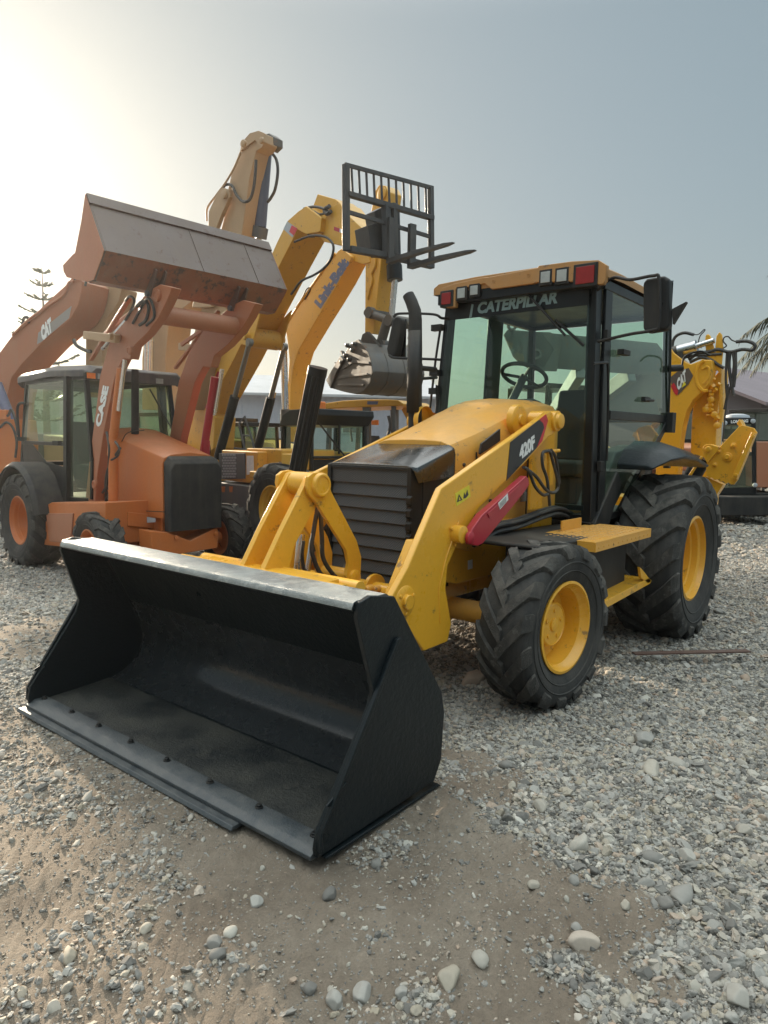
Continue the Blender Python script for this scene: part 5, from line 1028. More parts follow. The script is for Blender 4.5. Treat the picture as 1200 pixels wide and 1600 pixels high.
for L_, y_, r_ in [([(475, 326), (490, 323), (505, 326), (515, 332)], -.22, .02), ([(474, 330), (488, 330), (500, 335), (512, 331)], -.22, .018), ([(515, 322), (507, 328), (511, 334), (517, 330)], -.25, .03), ([(460, 378), (480, 370), (496, 368), (512, 372), (521, 385), (517, 405), (505, 420), (490, 430), (470, 440), (455, 460)], -.30, .018), ([(478, 330), (490, 345), (499, 352), (496, 362), (487, 358)], -.24, .014)]: hose(A, L_, y_, r_, e)
mb = MB(); r_ = random.Random(5)
for k in range(6): P = A.on((481+r_.uniform(-4, 8), 345+r_.uniform(-8, 20)), y=-.20); mb.box(Frame(P, 30), -.05, .05, -.04, .04, -.06, .06)
obj('valve_fitting', mb, STL, e)
# pallet fork frame: its own axes
g0, dA, hF = 0, 9.4, R(50)
FC = camframe(-.50, 9.1, 0, R(52))
def fk(q, x=0): return FC.on(q, x=x)
mb = MB()
bl, br, tl, tr_ = FC.loc(fk((541, 393))), FC.loc(fk((676, 413))), FC.loc(fk((541, 258))), FC.loc(fk((676, 296)))
W_ = br[1]; y0 = bl[1]; z0 = bl[2]; z1 = tl[2]
def fz(q): return FC.loc(fk(q))
def bx2(q0, q1, wz, dx=.06, m=None):
    a, c = fz(q0), fz(q1); bar(FC.W(0, a[1], a[2]), FC.W(0, c[1], c[2]), wz, dx, m or mb)
bx2((541, 392), (540.5, 257), .065, .08); bx2((674, 416), (673, 293), .055, .08); bx2((539, 257), (677, 294), .03, .05); bx2((543, 303), (676, 341), .085, .06); bx2((543, 331), (673, 370), .035, .05); bx2((546, 389), (606, 400), .10, .07); bx2((640, 408), (676, 416), .09, .07); bx2((602, 400), (640, 408), .07, .07)
for k in range(11): q0 = (549+k*11.6, 261+k*3.2); q1 = (551+k*11.5, 302+k*3.25); bx2(q0, q1, .028, .02)
bx2((615, 318), (617, 398), .07, .08); bx2((603, 320), (605, 400), .08, .10)
fc = obj('fork_carriage', mb, FORK, e, .004)
mb = MB()
for q0, q1, q2, w_ in [((610, 338), (609, 406), (713, 378), .09), ((642, 348), (642, 414), (743, 391), .10)]:
    a = FC.loc(fk(q1, .05)); t_ = FC.loc(FC.on(q2, y=a[1])); b0 = FC.loc(fk(q0, .05))
    mb = MB(); mb.prism([FC.W(.03, a[1]-w_/2, a[2]-.02), FC.W(.03, a[1]+w_/2, a[2]-.02), FC.W(.09, a[1]+w_/2, a[2]-.02), FC.W(.09, a[1]-w_/2, a[2]-.02)], (0, 0, b0[2]-a[2]))
    L_ = min(t_[0], 1.25); zt = t_[2] if t_[0] < 1.6 else a[2]+(t_[2]-a[2])*L_/t_[0]
    secs = [[FC.W(x, a[1]+s1*w_/2*k, z+s2*th_) for s1, s2 in ((-1, -1), (1, -1), (1, 1), (-1, 1))] for x, z, th_, k in [(.03, a[2]-.02, .028, 1), (L_*.5, (a[2]+zt)/2, .024, 1), (L_*.9, a[2]*.1+zt*.9, .014, .9), (L_, zt, .006, .4)]]
    secs = [s_+[s_[0]] for s_ in secs]; mb.loft(secs); obj('fork_tine', mb, FORK, fc, .003)
mb = MB(); mb.prism([FC.on(q, x=-.12) for q in [(585, 330), (600, 322), (612, 330), (617, 375), (610, 398), (595, 398), (590, 360)]], FC.fx*-.22); mb.prism([FC.on(q, x=-.10) for q in [(575, 352), (590, 348), (596, 392), (580, 388)]], FC.fx*-.3); obj('coupler', mb, FORK, fc, .006)

# B: yellow excavator with the lettered boom and the grey bucket
LB = camframe(-1.6, 14.5, -.345, R(50))
e = excavator(LB, 'yellow excavator with blue lettered boom and a dirty grey bucket hanging beside the exhaust', YEX, cab_side=-1, capz=2.1)
bL = poly(LB, [(445, 690), (449, 610), (452, 563), (450, 540), (447, 520), (449, 508), (461, 485), (487, 450), (510, 418), (528, 392), (534, 388), (548, 400), (548, 405), (530, 440), (510, 474), (494, 500), (480, 524), (466, 548), (458, 575), (454, 610), (452, 690)], -.3, .08, 'boom', YEX, e)
poly(LB, [(534, 388), (560, 395), (577, 400), (578, 410), (566, 413), (548, 406)], -.22, .0, 'boom_tip', YEX, bL)
text('lettering', 'Link-Belt', LB.on((501, 483), y=-.303), LB.on((547, 411), y=-.303), LB.on((490.5, 472), y=-.303), -LB.ly, BLU, bL, .05)
hose(LB, [(449, 505), (460, 487), (484, 452), (508, 418), (524, 396)], -.30, .025, bL, 'pipe', YEX); hose(LB, [(462, 481), (472, 466), (479, 452), (485, 450), (482, 458), (476, 468)], -.31, .014, bL)
rod(LB, (443, 545), (446, 640), -.45, .07, 'boom_cylinder', CHR, e); rod(LB, (446, 640), (447, 720), -.45, .10, 'boom_cylinder', STL, e)
sL = poly(LB, [(570, 520), (571, 400), (580, 330), (585, 300), (592, 289), (602, 290), (607, 300), (602, 340), (596, 400), (583, 522)], -.2, .10, 'stick', YEX, e)
mb = MB(); 
for q, rr in [((597, 303), .11), ((598, 336), .12)]: P = LB.on(q, y=-.21); mb.lathe(P, -LB.ly, [(rr, 0), (rr, .02), (rr*.6, .03), (0, .03)], 20)
obj('stick_pin', mb, YEX, sL)
hose(LB, [(587, 395), (586, 415), (580, 428), (581, 440), (577, 455), (574, 468)], -.22, .02, sL, 'pipe', YEX)
mb = MB(); mb.tube([LB.on((614, 322), y=-.05), LB.on((617, 436), y=-.05)], .115, 18); mb.tube([LB.on((616, 415), y=-.05), LB.on((617, 438), y=-.05)], .135, 18); cy = obj('bucket_cylinder', mb, BLK, e)
mb = MB(); mb.tube([LB.on((617, 436), y=-.05), LB.on((611, 500), y=-.05)], .055, 14); obj('cylinder_rod', mb, CHR, cy)
mb = MB()
for p, q, r_ in [((573, 488), (606, 500), .07), ((606, 498), (594, 540), .085)]: mb.tube([LB.on(p, y=-.22), LB.on(q, y=-.22)], r_, 10); mb.tube([LB.on(p, y=.14), LB.on(q, y=.14)], r_, 10)
for q in [(575, 488), (606, 500), (594, 540)]: P = LB.on(q, y=-.30); mb.lathe(P, LB.ly, [(.10, 0), (.10, .5)], 14)
obj('bucket_link', mb, STL, e)
# bucket: side plate outline towards us, curved shell going right
BK = camframe(-.55, 12.2, 0, R(62))
def bkp(L_, y=0.): return [BK.on(q, y=y) for q in L_]
mb = MB(); sp_ = [(515, 592), (527, 573), (545, 540), (553, 531), (561, 531), (572, 518), (584, 530), (592, 545), (596, 570), (590, 590), (583, 605), (570, 612), (555, 615), (535, 611), (518, 604)]
sh = [BK.loc(P) for P in bkp([(513, 600), (527, 570), (553, 531), (564, 535), (575, 550), (580, 565), (582, 580), (578, 598), (568, 611), (556, 616), (540, 613)])]
wB = .95
mb.prism(bkp([(513, 594), (526, 572), (549, 535), (560, 530), (572, 548), (580, 565), (582, 582), (577, 600), (567, 611), (556, 616), (536, 612), (519, 607)]), BK.ly*.04)
V2 = [(s_[0], s_[2]) for s_ in sh]; cen2 = np.mean(V2, axis=0)
mb.prof(BK, [tuple(np.array(p)) for p in V2[3:]]+[tuple(np.array(p)*.93+cen2*.07) for p in V2[3:]][::-1], .0, wB); mb.prism([BK.W(s_[0], wB, s_[2]) for s_ in sh], BK.ly*.04)
for k in (.33, .66): mb.prof(BK, [tuple(np.array(p)*1.02-cen2*.02) for p in V2[4:]]+[tuple(np.array(p)*.93+cen2*.07) for p in V2[4:]][::-1], wB*k-.02, wB*k+.02)
b_ = obj('bucket', mb, STL, e, .01)
mb = MB()
for L_ in ([(536, 572), (553, 563), (578, 565), (579, 569), (553, 567), (538, 577)], [(530, 588), (575, 583), (576, 586), (529, 592)], [(528, 600), (570, 600), (569, 603), (527, 603)]): mb.prism(bkp(L_, -.001), BK.ly*-.025)
mb.prism(bkp([(513, 594), (526, 572), (536, 556), (540, 562), (528, 585), (520, 607)], -.001), BK.ly*-.05)
for q in [(545, 540), (553, 548), (542, 556), (556, 538), (536, 566), (548, 562)]: P = bkp([q], 0)[0]; mb.lathe(P, -BK.ly, [(.045, 0), (.035, .06), (0, .07)], 7)
obj('wear_plate', mb, STL, b_, .006)
mb = MB()
for (q, u_) in [((515, 592), (512, 600)), ((519, 583), (514, 588)), ((526, 572), (522, 566)), ((534, 556), (531, 548))]: P0, P1 = bkp([q, u_], .0); mb.prism([P0, P0+BK.ly*.10, P1+BK.ly*.05, P1], BK.fx*.05)
obj('bucket_tooth', mb, STL, b_, .004)
mb = MB(); mb.prism(bkp([(563, 533), (566, 522), (573, 518), (580, 525), (592, 540), (600, 560), (603, 580), (585, 590), (575, 560)], .30), BK.ly*.06); mb.prism(bkp([(563, 533), (566, 522), (573, 518), (580, 525), (592, 540), (600, 560), (603, 580), (585, 590), (575, 560)], .30), BK.ly*.06); obj('bucket_ear', mb, STL, b_, .01)

# C: tan excavator with its stick straight up behind the raised bucket
TN = camframe(-4.5, 14.5, -.345, R(40))
e = excavator(TN, 'tan excavator whose thick stick points up from behind the raised orange bucket', TAN, capz=2.3)
sT = poly(TN, [(378, 222), (390, 209), (402, 205), (412, 208), (413, 222), (407, 232), (400, 236), (390, 277), (384, 320), (378, 363), (368, 420), (358, 470), (300, 640), (268, 640), (318, 470), (340, 380), (350, 340), (355, 300), (362, 270), (372, 245)], -.3, -.02, 'stick', TAN, e)
poly(TN, [(378, 222), (390, 208), (404, 204), (413, 208), (413, 222), (408, 232), (398, 219), (376, 236)], -.33, -.30, 'stick_head', TAN, sT, .006); poly(TN, [(392, 222), (404, 212), (420, 208), (428, 214), (428, 226), (420, 234)], -.1, .1, 'head_link', STL, sT)
poly(TN, [(325, 352), (326, 330), (340, 300), (348, 293), (358, 296), (358, 308), (346, 335), (338, 356), (330, 480), (300, 480)], -.42, -.34, 'boom_lug', TAN, e)
mb = MB(); 
for q, r_ in [((352, 304), .07), ((382, 225), .06), ((410, 220), .05)]: mb.lathe(TN.on(q, y=-.43), -TN.ly, [(r_, 0), (r_, .04), (r_*.5, .05), (0, .05)], 16)
obj('stick_pin', mb, TAN, sT)
rod(TN, (416, 222), (406, 355), .05, .11, 'stick_cylinder', paint('navy_cylinder', (.06, .075, .13), .35, .2), e, 18); rod(TN, (407, 355), (404, 372), .05, .14, 'cylinder_collar', GREY, e, 18); rod(TN, (404, 372), (396, 470), .05, .055, 'cylinder_rod', CHR, e)
hose(TN, [(424, 238), (432, 250), (434, 270), (430, 295), (424, 308), (418, 316)], .0, .025, e); hose(TN, [(348, 296), (352, 289), (362, 290), (370, 305), (380, 315), (390, 312), (396, 295), (399, 270), (400, 250)], -.36, .025, e); hose(TN, [(323, 345), (324, 325), (338, 305), (352, 286), (366, 262), (376, 238)], -.40, .018, e, 'pipe', TAN)
bT = poly(TN, [(222, 640), (222, 560), (230, 480), (250, 440), (300, 400), (330, 430), (300, 470), (264, 500), (258, 560), (262, 640)], .2, .75, 'boom', TAN, e)
rod(TN, (231, 400), (229, 600), .1, .05, 'boom_cylinder', CHR, e); rod(TN, (237, 400), (235, 600), -.0, .06, 'boom_cylinder', CHR, e)

# D: excavator at the left edge
CX = camframe(-7.6, 13.2, -.345, R(20))
e = excavator(CX, 'dusty tan excavator at the left edge with its lettered boom bent over the orange cab', ORT, capz=2.0, x0=-1.6, cab_side=-1)
bC = poly(CX, [(-25, 640), (-12, 575), (0, 550), (17, 527), (43, 503), (72, 473), (101, 447), (112, 434), (122, 433), (129, 440), (127, 456), (122, 477), (109, 499), (66, 535), (34, 569), (18, 590), (10, 625), (6, 700), (-25, 740)], -.3, .32, 'boom', ORT, e)
mb = MB(); mb.plate(CX, [(60, 520), (88, 497), (112, 478), (108, 497), (66, 533), (58, 538)], -.302, -.306); obj('decal', mb, paint('grey_decal', (.30, .27, .25), .5, .3), bC, smooth=0)
text('lettering', 'CAT', CX.on((66, 534), y=-.31), CX.on((82, 518), y=-.31), CX.on((63, 511), y=-.31), -CX.ly, WHT, bC, .05)
hose(CX, [(20, 524), (45, 500), (75, 478), (95, 465), (103, 455), (108, 442), (116, 440)], -.33, .025, bC, 'pipe', ORT); hose(CX, [(36, 510), (37, 498), (43, 496), (45, 505)], -.31, .025, bC); hose(CX, [(115, 530), (120, 540), (135, 548), (142, 549)], -.35, .03, e)
hose(CX, [(116, 436), (126, 430), (134, 437), (133, 447)], -.34, .02, bC)
sC = poly(CX, [(118, 440), (140, 436), (175, 440), (190, 450), (186, 470), (166, 500), (160, 540), (158, 600), (133, 620), (134, 540), (134, 500), (124, 475)], .34, .75, 'stick', TAN, e)
mb = MB(); a, b2 = CX.on((-5, 600), y=-.5), CX.on((18, 660), y=-.5); mb.tube([a, b2], .09, 14); obj('boom_cylinder', mb, BLU, e)
mb = MB(); mb.prism([CX.on(q, y=-.7) for q in [(-10, 655), (20, 655), (24, 690), (22, 740), (-12, 740)]], CX.ly*.5); mb.prism([CX.on(q, y=-.75) for q in [(-10, 640), (8, 640), (10, 656), (-10, 656)]], CX.ly*.1); obj('swing_frame', mb, ORG, e, .02)
hose(CX, [(5, 640), (12, 650), (18, 640), (25, 660), (28, 680)], -.72, .02, e); hose(CX, [(0, 668), (10, 660), (20, 668), (26, 690), (24, 715)], -.72, .02, e)

# ---------------------------------------------------------------- yellow wheel loader in the middle background
WL = camframe(-2.35, 11.9, -.345, R(50))
e = thing('wheel_loader', WL, 'small yellow wheel loader with ribbed black stack, right of the orange loader', 'wheel loader')
wc = WL.loc(WL.on((420, 798), y=-1.05))
for s in (-1, 1):
    wheel(e, 'rear_wheel', WL, wc[0], s*1.05, s*.62, wc[2], .64, .33, 14, 1., YEX, RUB, 'rear'); wheel(e, 'front_wheel', WL, wc[0]+2.2, s*1.05, s*.62, wc[2], .64, .33, 14, 1., YEX, RUB, 'rear')
mb = MB(); P = WL.loc(WL.on((337, 745), y=-.95)); Q = WL.loc(WL.on((393, 745), y=-.95)); x0, x1 = P[0], Q[0]
mb.box(WL, x0, x1+.1, -.9, .9, .50, WL.loc(WL.on((360, 756), y=-.95))[2]); obj('fuel_tank', mb, GREY, e, .02)
mb = MB(); zA = WL.loc(WL.on((360, 753), y=-.95))[2]; zB = WL.loc(WL.on((360, 704), y=-.95))[2]; mb.box(WL, x0, x1, -.85, .85, zA, zB); eb = obj('engine_box', mb, YELD, e, .02)
mb = MB(); mb.plate(WL, [(344, 708), (384, 708), (384, 748), (344, 749)], -.851, -.87); obj('side_grille', mb, GREY, eb, .004)
mb = MB()
for i in range(9):
    for j in range(9):
        q = (348+i*2.4+(j % 2)*1.2, 711+j*4.2); P = WL.on(q, y=-.872); mb.lathe(P, -WL.ly, [(.018, 0), (.018, .004), (0, .004)], 6)
obj('grille_holes', mb, LGREY, eb)
mb = MB(); mb.plate(WL, [(386, 712), (396, 712), (397, 740), (386, 742)], -.852, -.86); obj('sticker', mb, WHT, eb, smooth=0)
for q in [(349, 760), (361, 760)]: mb = MB(); mb.plate(WL, [(q[0]-3, q[1]), (q[0]+3, q[1]), (q[0]+2, q[1]+9), (q[0]-2, q[1]+9)], -.901, -.905); obj('sticker', mb, ORG, e, smooth=0)
mb = MB(); zC = WL.loc(WL.on((420, 735), y=-.9))[2]; mb.prof(WL, [(x1, .6), (x1+3.1, .6), (x1+3.1, 1.0), (x1+1.2, zC-.05), (x1, zC)], -.42, .42); mb.box(WL, x1+.02, x1+1.5, -1.0, .9, zC-.12, zC-.02); mb.plate(WL, [(385, 700), (440, 702), (440, 735), (385, 733)], -.7, .2); obj('frame', mb, YEX, e, .02)
WC = camframe(-1.25, 11.0, -.345, R(50))
fq = lambda q, y=-.48: WC.loc(WC.on(q, y=y))
zt = fq((450, 643))[2]; xl = fq((441, 690))[0]; xr = fq((487, 690))[0]; zb = fq((460, 708))[2]
mb = MB()
for y in (-.48, .48):
    bar(WC.W(xl, y, .9), WC.W(xl+.05, y, zt-.08), .07, .06, mb); bar(WC.W(xr, y, .9), WC.W(xr-.02, y, zt), .06, .06, mb); bar(WC.W(xl, y, zb-.04), WC.W(xr, y, zb-.04), .10, .04, mb)
bar(WC.W(xr, -.48, zb-.05), WC.W(xr, .48, zb-.05), .08, .04, mb); mb.prof(WC, [(xl, zt-.22), (xl+.08, zt-.05), (xl+.3, zt+.02), (xr+.12, zt+.03), (xr+.14, zt-.06), (xr, zt-.20)], -.54, .54); mb.box(WC, xl, xr, -.46, .46, .8, zb-.08); cbo = obj('cab', mb, BLK, e, .015)
mb = MB(); mb.box(WC, xl+.05, xr-.03, -.475, -.47, zb, zt-.2); mb.box(WC, xl+.05, xr-.03, .47, .475, zb, zt-.2); mb.box(WC, xr-.02, xr-.015, -.45, .45, zb, zt-.18); obj('cab_glass', mb, GLS, cbo, smooth=0)
mb = MB(); mb.box(WC, xr, xr+.02, -.02, .01, zb, zt-.18); mb.tube([WC.W(xr+.04, -.40, zb+.45), WC.W(xr+.06, .05, zb-.02)], .014, 6); mb.rtube([WC.W(xr+.05, .0, zb-.1), WC.W(xr+.05, .15, zb), WC.W(xr+.05, .3, zb-.12)], .02); obj('wiper', mb, BLKM, cbo)
mb = MB(); mb.box(WC, xl+.3, xl+.42, -.10, .02, zt+.03, zt+.16); obj('beacon', mb, ORL, cbo, .02)
mb = MB(); mb.rtube([WC.on(q, y=-.7) for q in [(402, 707), (416, 704), (430, 706), (412, 712), (412, 722), (420, 732), (436, 735), (440, 727)]], .05, 10); obj('intake_pipe', mb, BLKM, e)
SK = camframe(0, 9.0, -.345, R(50))
def atd(q, d): v = ray(*q); return CAM+v*(d/(v@FH))
mb = MB(); p, q = atd((497, 574), 8.6), atd((463, 745), 8.9); n_ = 48; ax = (q-p)/np.linalg.norm(q-p); u = np.cross(ax, [1, 0, 0]); u /= np.linalg.norm(u); v_ = np.cross(ax, u)
secs = [[P+(u*math.cos(2*math.pi*j/n_)+v_*math.sin(2*math.pi*j/n_))*(rr-(.013 if (j//2) % 2 else 0)*k) for j in range(n_)] for P, rr, k in [(p, .118, 0), (p+ax*.10, .120, 0), (p+ax*.101, .116, 1), (q, .112, 1)]]; secs = [s_+[s_[0]] for s_ in secs]; mb.loft(secs); obj('ribbed_stack', mb, BLK, e, smooth=30)
mb = MB(); mb.lathe(q-ax*.05, ax, [(.10, 0), (.14, .1), (.14, .5), (.05, .7)], 20); mb.tube([q+ax*.4, WL.W(x1+1.8, .2, 1.0)], .06, 8); obj('stack_base', mb, GREY, e)
mb = MB(); mb.prism([atd(a_, 9.3) for a_ in [(440, 709), (466, 710), (465, 737), (440, 737)]], FH*.3+RH*.1); mb.prism([atd(a_, 9.3) for a_ in [(440, 737), (466, 737), (460, 752), (445, 790), (432, 800)]], FH*.25); obj('loader_arm', mb, YEX, e, .01)
mb = MB(); 
for k in range(2): mb.tube([atd(a_, 12.9+k*.4) for a_ in [(373, 662), (382, 650)]]+[atd(a_, 12.9+k*.4) for a_ in [(395, 690), (399, 715)]], .02, 6)
mb.tube([atd((376, 680), 12.9), atd((392, 681), 13.2)], .016, 6); mb.tube([atd((366, 700), 13), atd((386, 703), 13.3)], .016, 6)
mb.tube([atd((373, 662), 12.9), atd((386, 716), 12.9)], .02, 6); obj('hand_rail', mb, GREY, e)

# ---------------------------------------------------------------- backhoe loader with a yellow roof, far middle
YR = camframe(-.9, 14.5, -.345, R(30))
e = thing('backhoe_loader', YR, 'yellow roofed open cab backhoe loader far back under the hanging grey bucket', 'backhoe loader')
mb = MB(); mb.plate(YR, [(507, 630), (535, 626), (570, 624), (605, 624), (622, 625), (631, 631), (629, 634), (600, 635), (577, 636), (545, 637), (507, 639)], -.6, .6); rf = obj('cab_roof', mb, YEX, e, .02)
mb = MB(); mb.plate(YR, [(574, 627), (591, 627), (590, 632), (574, 632)], -.601, -.605); obj('decal', mb, BLU, rf, smooth=0)
mb = MB(); mb.plate(YR, [(566, 634), (577, 634), (577, 700), (568, 720)], -.58, -.5); mb.plate(YR, [(611, 634), (616, 634), (619, 700), (614, 720)], -.58, -.5); mb.plate(YR, [(512, 634), (517, 634), (513, 720), (508, 720)], -.58, -.5)
V = list(mb.v); n0 = len(V); mb.add([tuple(np.array(v)+YR.ly*1.08) for v in V], list(mb.f)); obj('cab_post', mb, GREY, e, .006)
x0 = YR.loc(YR.on((510, 720), y=-.6))[0]; x1 = YR.loc(YR.on((620, 720), y=-.6))[0]
mb = MB(); mb.box(YR, x0-.2, x1+.2, -.6, .6, .7, 1.15); mb.prof(YR, [(x1, .75), (x1+1.5, .75), (x1+1.5, 1.25), (x1, 1.45)], -.42, .42); obj('body', mb, YEX, e, .03)
mb = MB(); xm = (x0+x1)/2; mb.prof(YR, [(xm, 1.15), (xm+.45, 1.15), (xm+.4, 1.35), (xm+.05, 1.35), (xm-.08, 1.95), (xm-.2, 1.9)], -.25, .25); obj('seat', mb, SEAT, e, .03)
mb = MB(); mb.tube([YR.on((546, 660), y=-.3), YR.on((570, 658), y=-.3)], .02, 6); mb.tube([YR.on((546, 660), y=-.3), YR.on((550, 690), y=-.3)], .02, 6); mb.rtube([YR.on(q, y=-.5) for q in [(607, 650), (610, 665), (606, 680)]], .03); obj('hand_rail', mb, GREY, e)
mb = MB(); mb.plate(YR, [(580, 657), (588, 656), (588, 664), (580, 664)], -.6, -.5); obj('beacon', mb, ORL, e, .01)
mb = MB(); mb.plate(YR, [(627, 640), (634, 634), (646, 650), (646, 664), (640, 664)], -.1, .1); obj('boom', mb, YEX, e, .01)
for s in (-1, 1): wheel(e, 'rear_wheel', YR, x0+.3, s*1.05, s*.65, .62, .64, .33, 14, 1., YEX, RUB, 'rear'); wheel(e, 'front_wheel', YR, x0+2.5, s*1.0, s*.7, .45, .46, .25, 14, 1., YEX, RUB, 'front')

# ---------------------------------------------------------------- loader seen through the cab glass
BL = camframe(4.1, 15.5, -.05, R(62))
e = thing('wheel_loader', BL, 'wheel loader behind the yellow cab with its big dark bucket lifted, seen through the glass', 'wheel loader')
def atl(L_, d): return [atd(q, d) for q in L_]
mb = MB(); mb.prism(atl([(787, 523), (793, 515), (820, 518), (860, 519), (880, 530), (870, 580), (832, 579), (812, 567), (802, 557)], 13.0), FH*.05)
V0 = atl([(820, 518), (860, 519), (872, 560), (832, 579)], 13.0); 
pf = [(793, 515), (845, 519), (866, 545), (850, 575), (812, 567), (787, 523)]
P3 = atl(pf, 13.0); vec = RH*2.5+FH*1.1; inn = [p*.96+np.mean(P3, axis=0)*.04 for p in P3]
mb.prism([P3[0], P3[1], P3[2], P3[3], P3[4], inn[4], inn[3], inn[2], inn[1], inn[0]], vec); mb.prism(P3, vec*.01); mb.prism([p+vec for p in P3], vec*.01)
bb = obj('bucket', mb, STL, e, .01)
mb = MB(); P = atd((800, 507), 13.); mb.tube([P+np.array([0, 0, .09*math.cos(k*math.pi/6)])+RH*.07*math.sin(k*math.pi/6) for k in range(13)], .03, 8); mb.lathe(atd((838, 553), 12.97), -FH, [(.10, 0), (.10, .03), (.05, .03), (.05, 0)], 18); obj('lifting_eye', mb, STL, bb)
mb = MB()
for k in (.3, .75): Z = P3[3]+vec*k; bar(Z, BL.W(-.6, -.6+k, 1.9), .18, .30, mb)
obj('loader_arm', mb, GREY, e, .02)
mb = MB(); mb.prof(BL, [(-3.2, .7), (1.0, .7), (1.0, 1.3), (-.4, 1.9), (-3.2, 1.8)], -.6, .6); obj('body', mb, YEX, e, .04)
mb = MB(); mb.box(BL, -1.5, -.2, -.6, .6, 1.8, 1.95); mb.box(BL, -1.5, -.2, -.6, .6, 2.75, 2.85)
for x, y in ((-1.5, -.6), (-1.5, .6), (-.2, -.6), (-.2, .6)): bar(BL.W(x, y, 1.8), BL.W(x, y, 2.8), .08, .08, mb)
obj('cab', mb, BLK, e, .01)
for s in (-1, 1): wheel(e, 'rear_wheel', BL, -2.6, s*1.1, s*.62, .62, .66, .33, 14, 1., YEX, RUB, 'rear'); wheel(e, 'front_wheel', BL, .4, s*1.1, s*.62, .62, .66, .33, 14, 1., YEX, RUB, 'rear')

# ---------------------------------------------------------------- machine on the far right
RX = camframe(7.5, 14.6, -.1, R(112))
e = thing('excavator', RX, 'small excavator with a boxy black cab and lettered windscreen behind the raised stabiliser pad', 'excavator', 'excavators parked behind the loaders')
D0 = 14.
P = lambda q, dd=0: atd(q, D0+dd)
mb = MB(); dv = FH*1.2+RH*.55
def fr4(a, b_, c_, d_): return [P(a), P(b_), P(c_), P(d_)]
mb.prism(fr4((1123, 655), (1180, 652), (1181, 662), (1123, 664)), dv); mb.prism(fr4((1122, 655), (1128, 655), (1130, 770), (1124, 770)), dv*.06); mb.prism(fr4((1174, 655), (1181, 655), (1182, 770), (1175, 770)), dv*.06); mb.prism(fr4((1124, 708), (1175, 706), (1175, 712), (1124, 714)), dv*.06); mb.prism(fr4((1124, 762), (1182, 760), (1182, 776), (1124, 776)), dv)
for f_ in (.95,):
    mb.prism([p+dv*f_ for p in fr4((1122, 660), (1128, 660), (1130, 770), (1124, 770))], dv*.06); mb.prism([p+dv*f_ for p in fr4((1174, 660), (1181, 660), (1182, 770), (1175, 770))], dv*.06)
cb_ = obj('cab', mb, BLK, e, .01)
mb = MB(); mb.prism(fr4((1128, 664), (1174, 662), (1175, 762), (1130, 764)), dv*.005); mb.prism([P((1181, 664)), P((1181, 664))+dv, P((1182, 762))+dv, P((1182, 762))], RH*.005); obj('cab_glass', mb, GLC, cb_, smooth=0)
mb = MB(); mb.prism([p+dv*.8 for p in fr4((1128, 668), (1176, 668), (1176, 765), (1130, 765))], dv*.04); mb.prism([p+dv*.35 for p in fr4((1140, 700), (1165, 700), (1168, 765), (1138, 765))], dv*.1); obj('seat', mb, SEAT, cb_, .01)
text('lettering', 'LONKING', P((1142, 661.5), -.02), P((1169, 660), -.02), P((1142, 656.5), -.02), -FH, WHT, cb_, .03)
mb = MB(); c0 = P((1152, 653), .6); mb.lathe(c0, (0, 0, 1), [(.24, 0), (.22, .05), (.12, .08), (0, .085)], 24, cap=False); obj('roof_vent', mb, LGREY, cb_)
for q in [(1132, 661), (1176, 658), (1179, 758)]:
    mb = MB(); mb.lathe(P(q, -.03), -FH, [(.045, 0), (.045, .03), (.03, .04), (0, .04)], 14); obj('work_lamp', mb, LGREY, cb_)
mb = MB(); mb.prism([P(q) for q in [(1182, 690), (1235, 690), (1235, 762), (1182, 762)]], FH*1.8); mb.prism([P(q, .1) for q in [(1120, 688), (1150, 686), (1150, 700), (1118, 702)]], FH*.5); obj('house', mb, ORT, e, .02)
mb = MB(); mb.prism([P(q, -.4) for q in [(1100, 776), (1230, 776), (1240, 790), (1230, 806), (1100, 806), (1090, 790)]], FH*.45); mb.prism([P(q, 1.3) for q in [(1100, 776), (1230, 776), (1240, 790), (1230, 806), (1100, 806), (1090, 790)]], FH*.45); mb.prism([P(q, 0) for q in [(1110, 770), (1220, 770), (1220, 800), (1110, 800)]], FH*1.5); obj('track', mb, BLKM, e, .02)

# ---------------------------------------------------------------- buildings
WALLM = None
def sheetmat(name, c, k, axis=0):
    m, t, b = nodes(name); L = t.links; tc = N(t, 'ShaderNodeTexCoord'); sp = N(t, 'ShaderNodeSeparateXYZ'); L.new(tc.outputs['Object'], sp.inputs[0])
    a = N(t, 'ShaderNodeMath', operation='MULTIPLY'); L.new(sp.outputs[axis], a.inputs[0]); a.inputs[1].default_value = k; f_ = N(t, 'ShaderNodeMath', operation='SINE'); L.new(a.outputs[0], f_.inputs[0])
    n = N(t, 'ShaderNodeTexNoise', Scale=.8, Detail=8., Roughness=.7); L.new(tc.outputs['Object'], n.inputs['Vector'])
    cc = mix(t, n.outputs[0], tuple(x*.7 for x in c), tuple(min(1, x*1.25) for x in c)); L.new(cc, b.inputs['Base Color']); b.inputs['Roughness'].default_value = .7
    bp = N(t, 'ShaderNodeBump', Strength=.6, Distance=.02); L.new(f_.outputs[0], bp.inputs['Height']); L.new(bp.outputs[0], b.inputs['Normal']); return m
WALL = sheetmat('corrugated_wall', (.36, .37, .42), 20.); ROOF = sheetmat('corrugated_roof', (.42, .43, .45), 25., 1); BRWALL = sheetmat('rendered_wall', (.12, .105, .11), 2.); BRROOF = sheetmat('weathered_roof', (.20, .16, .175), 22.)
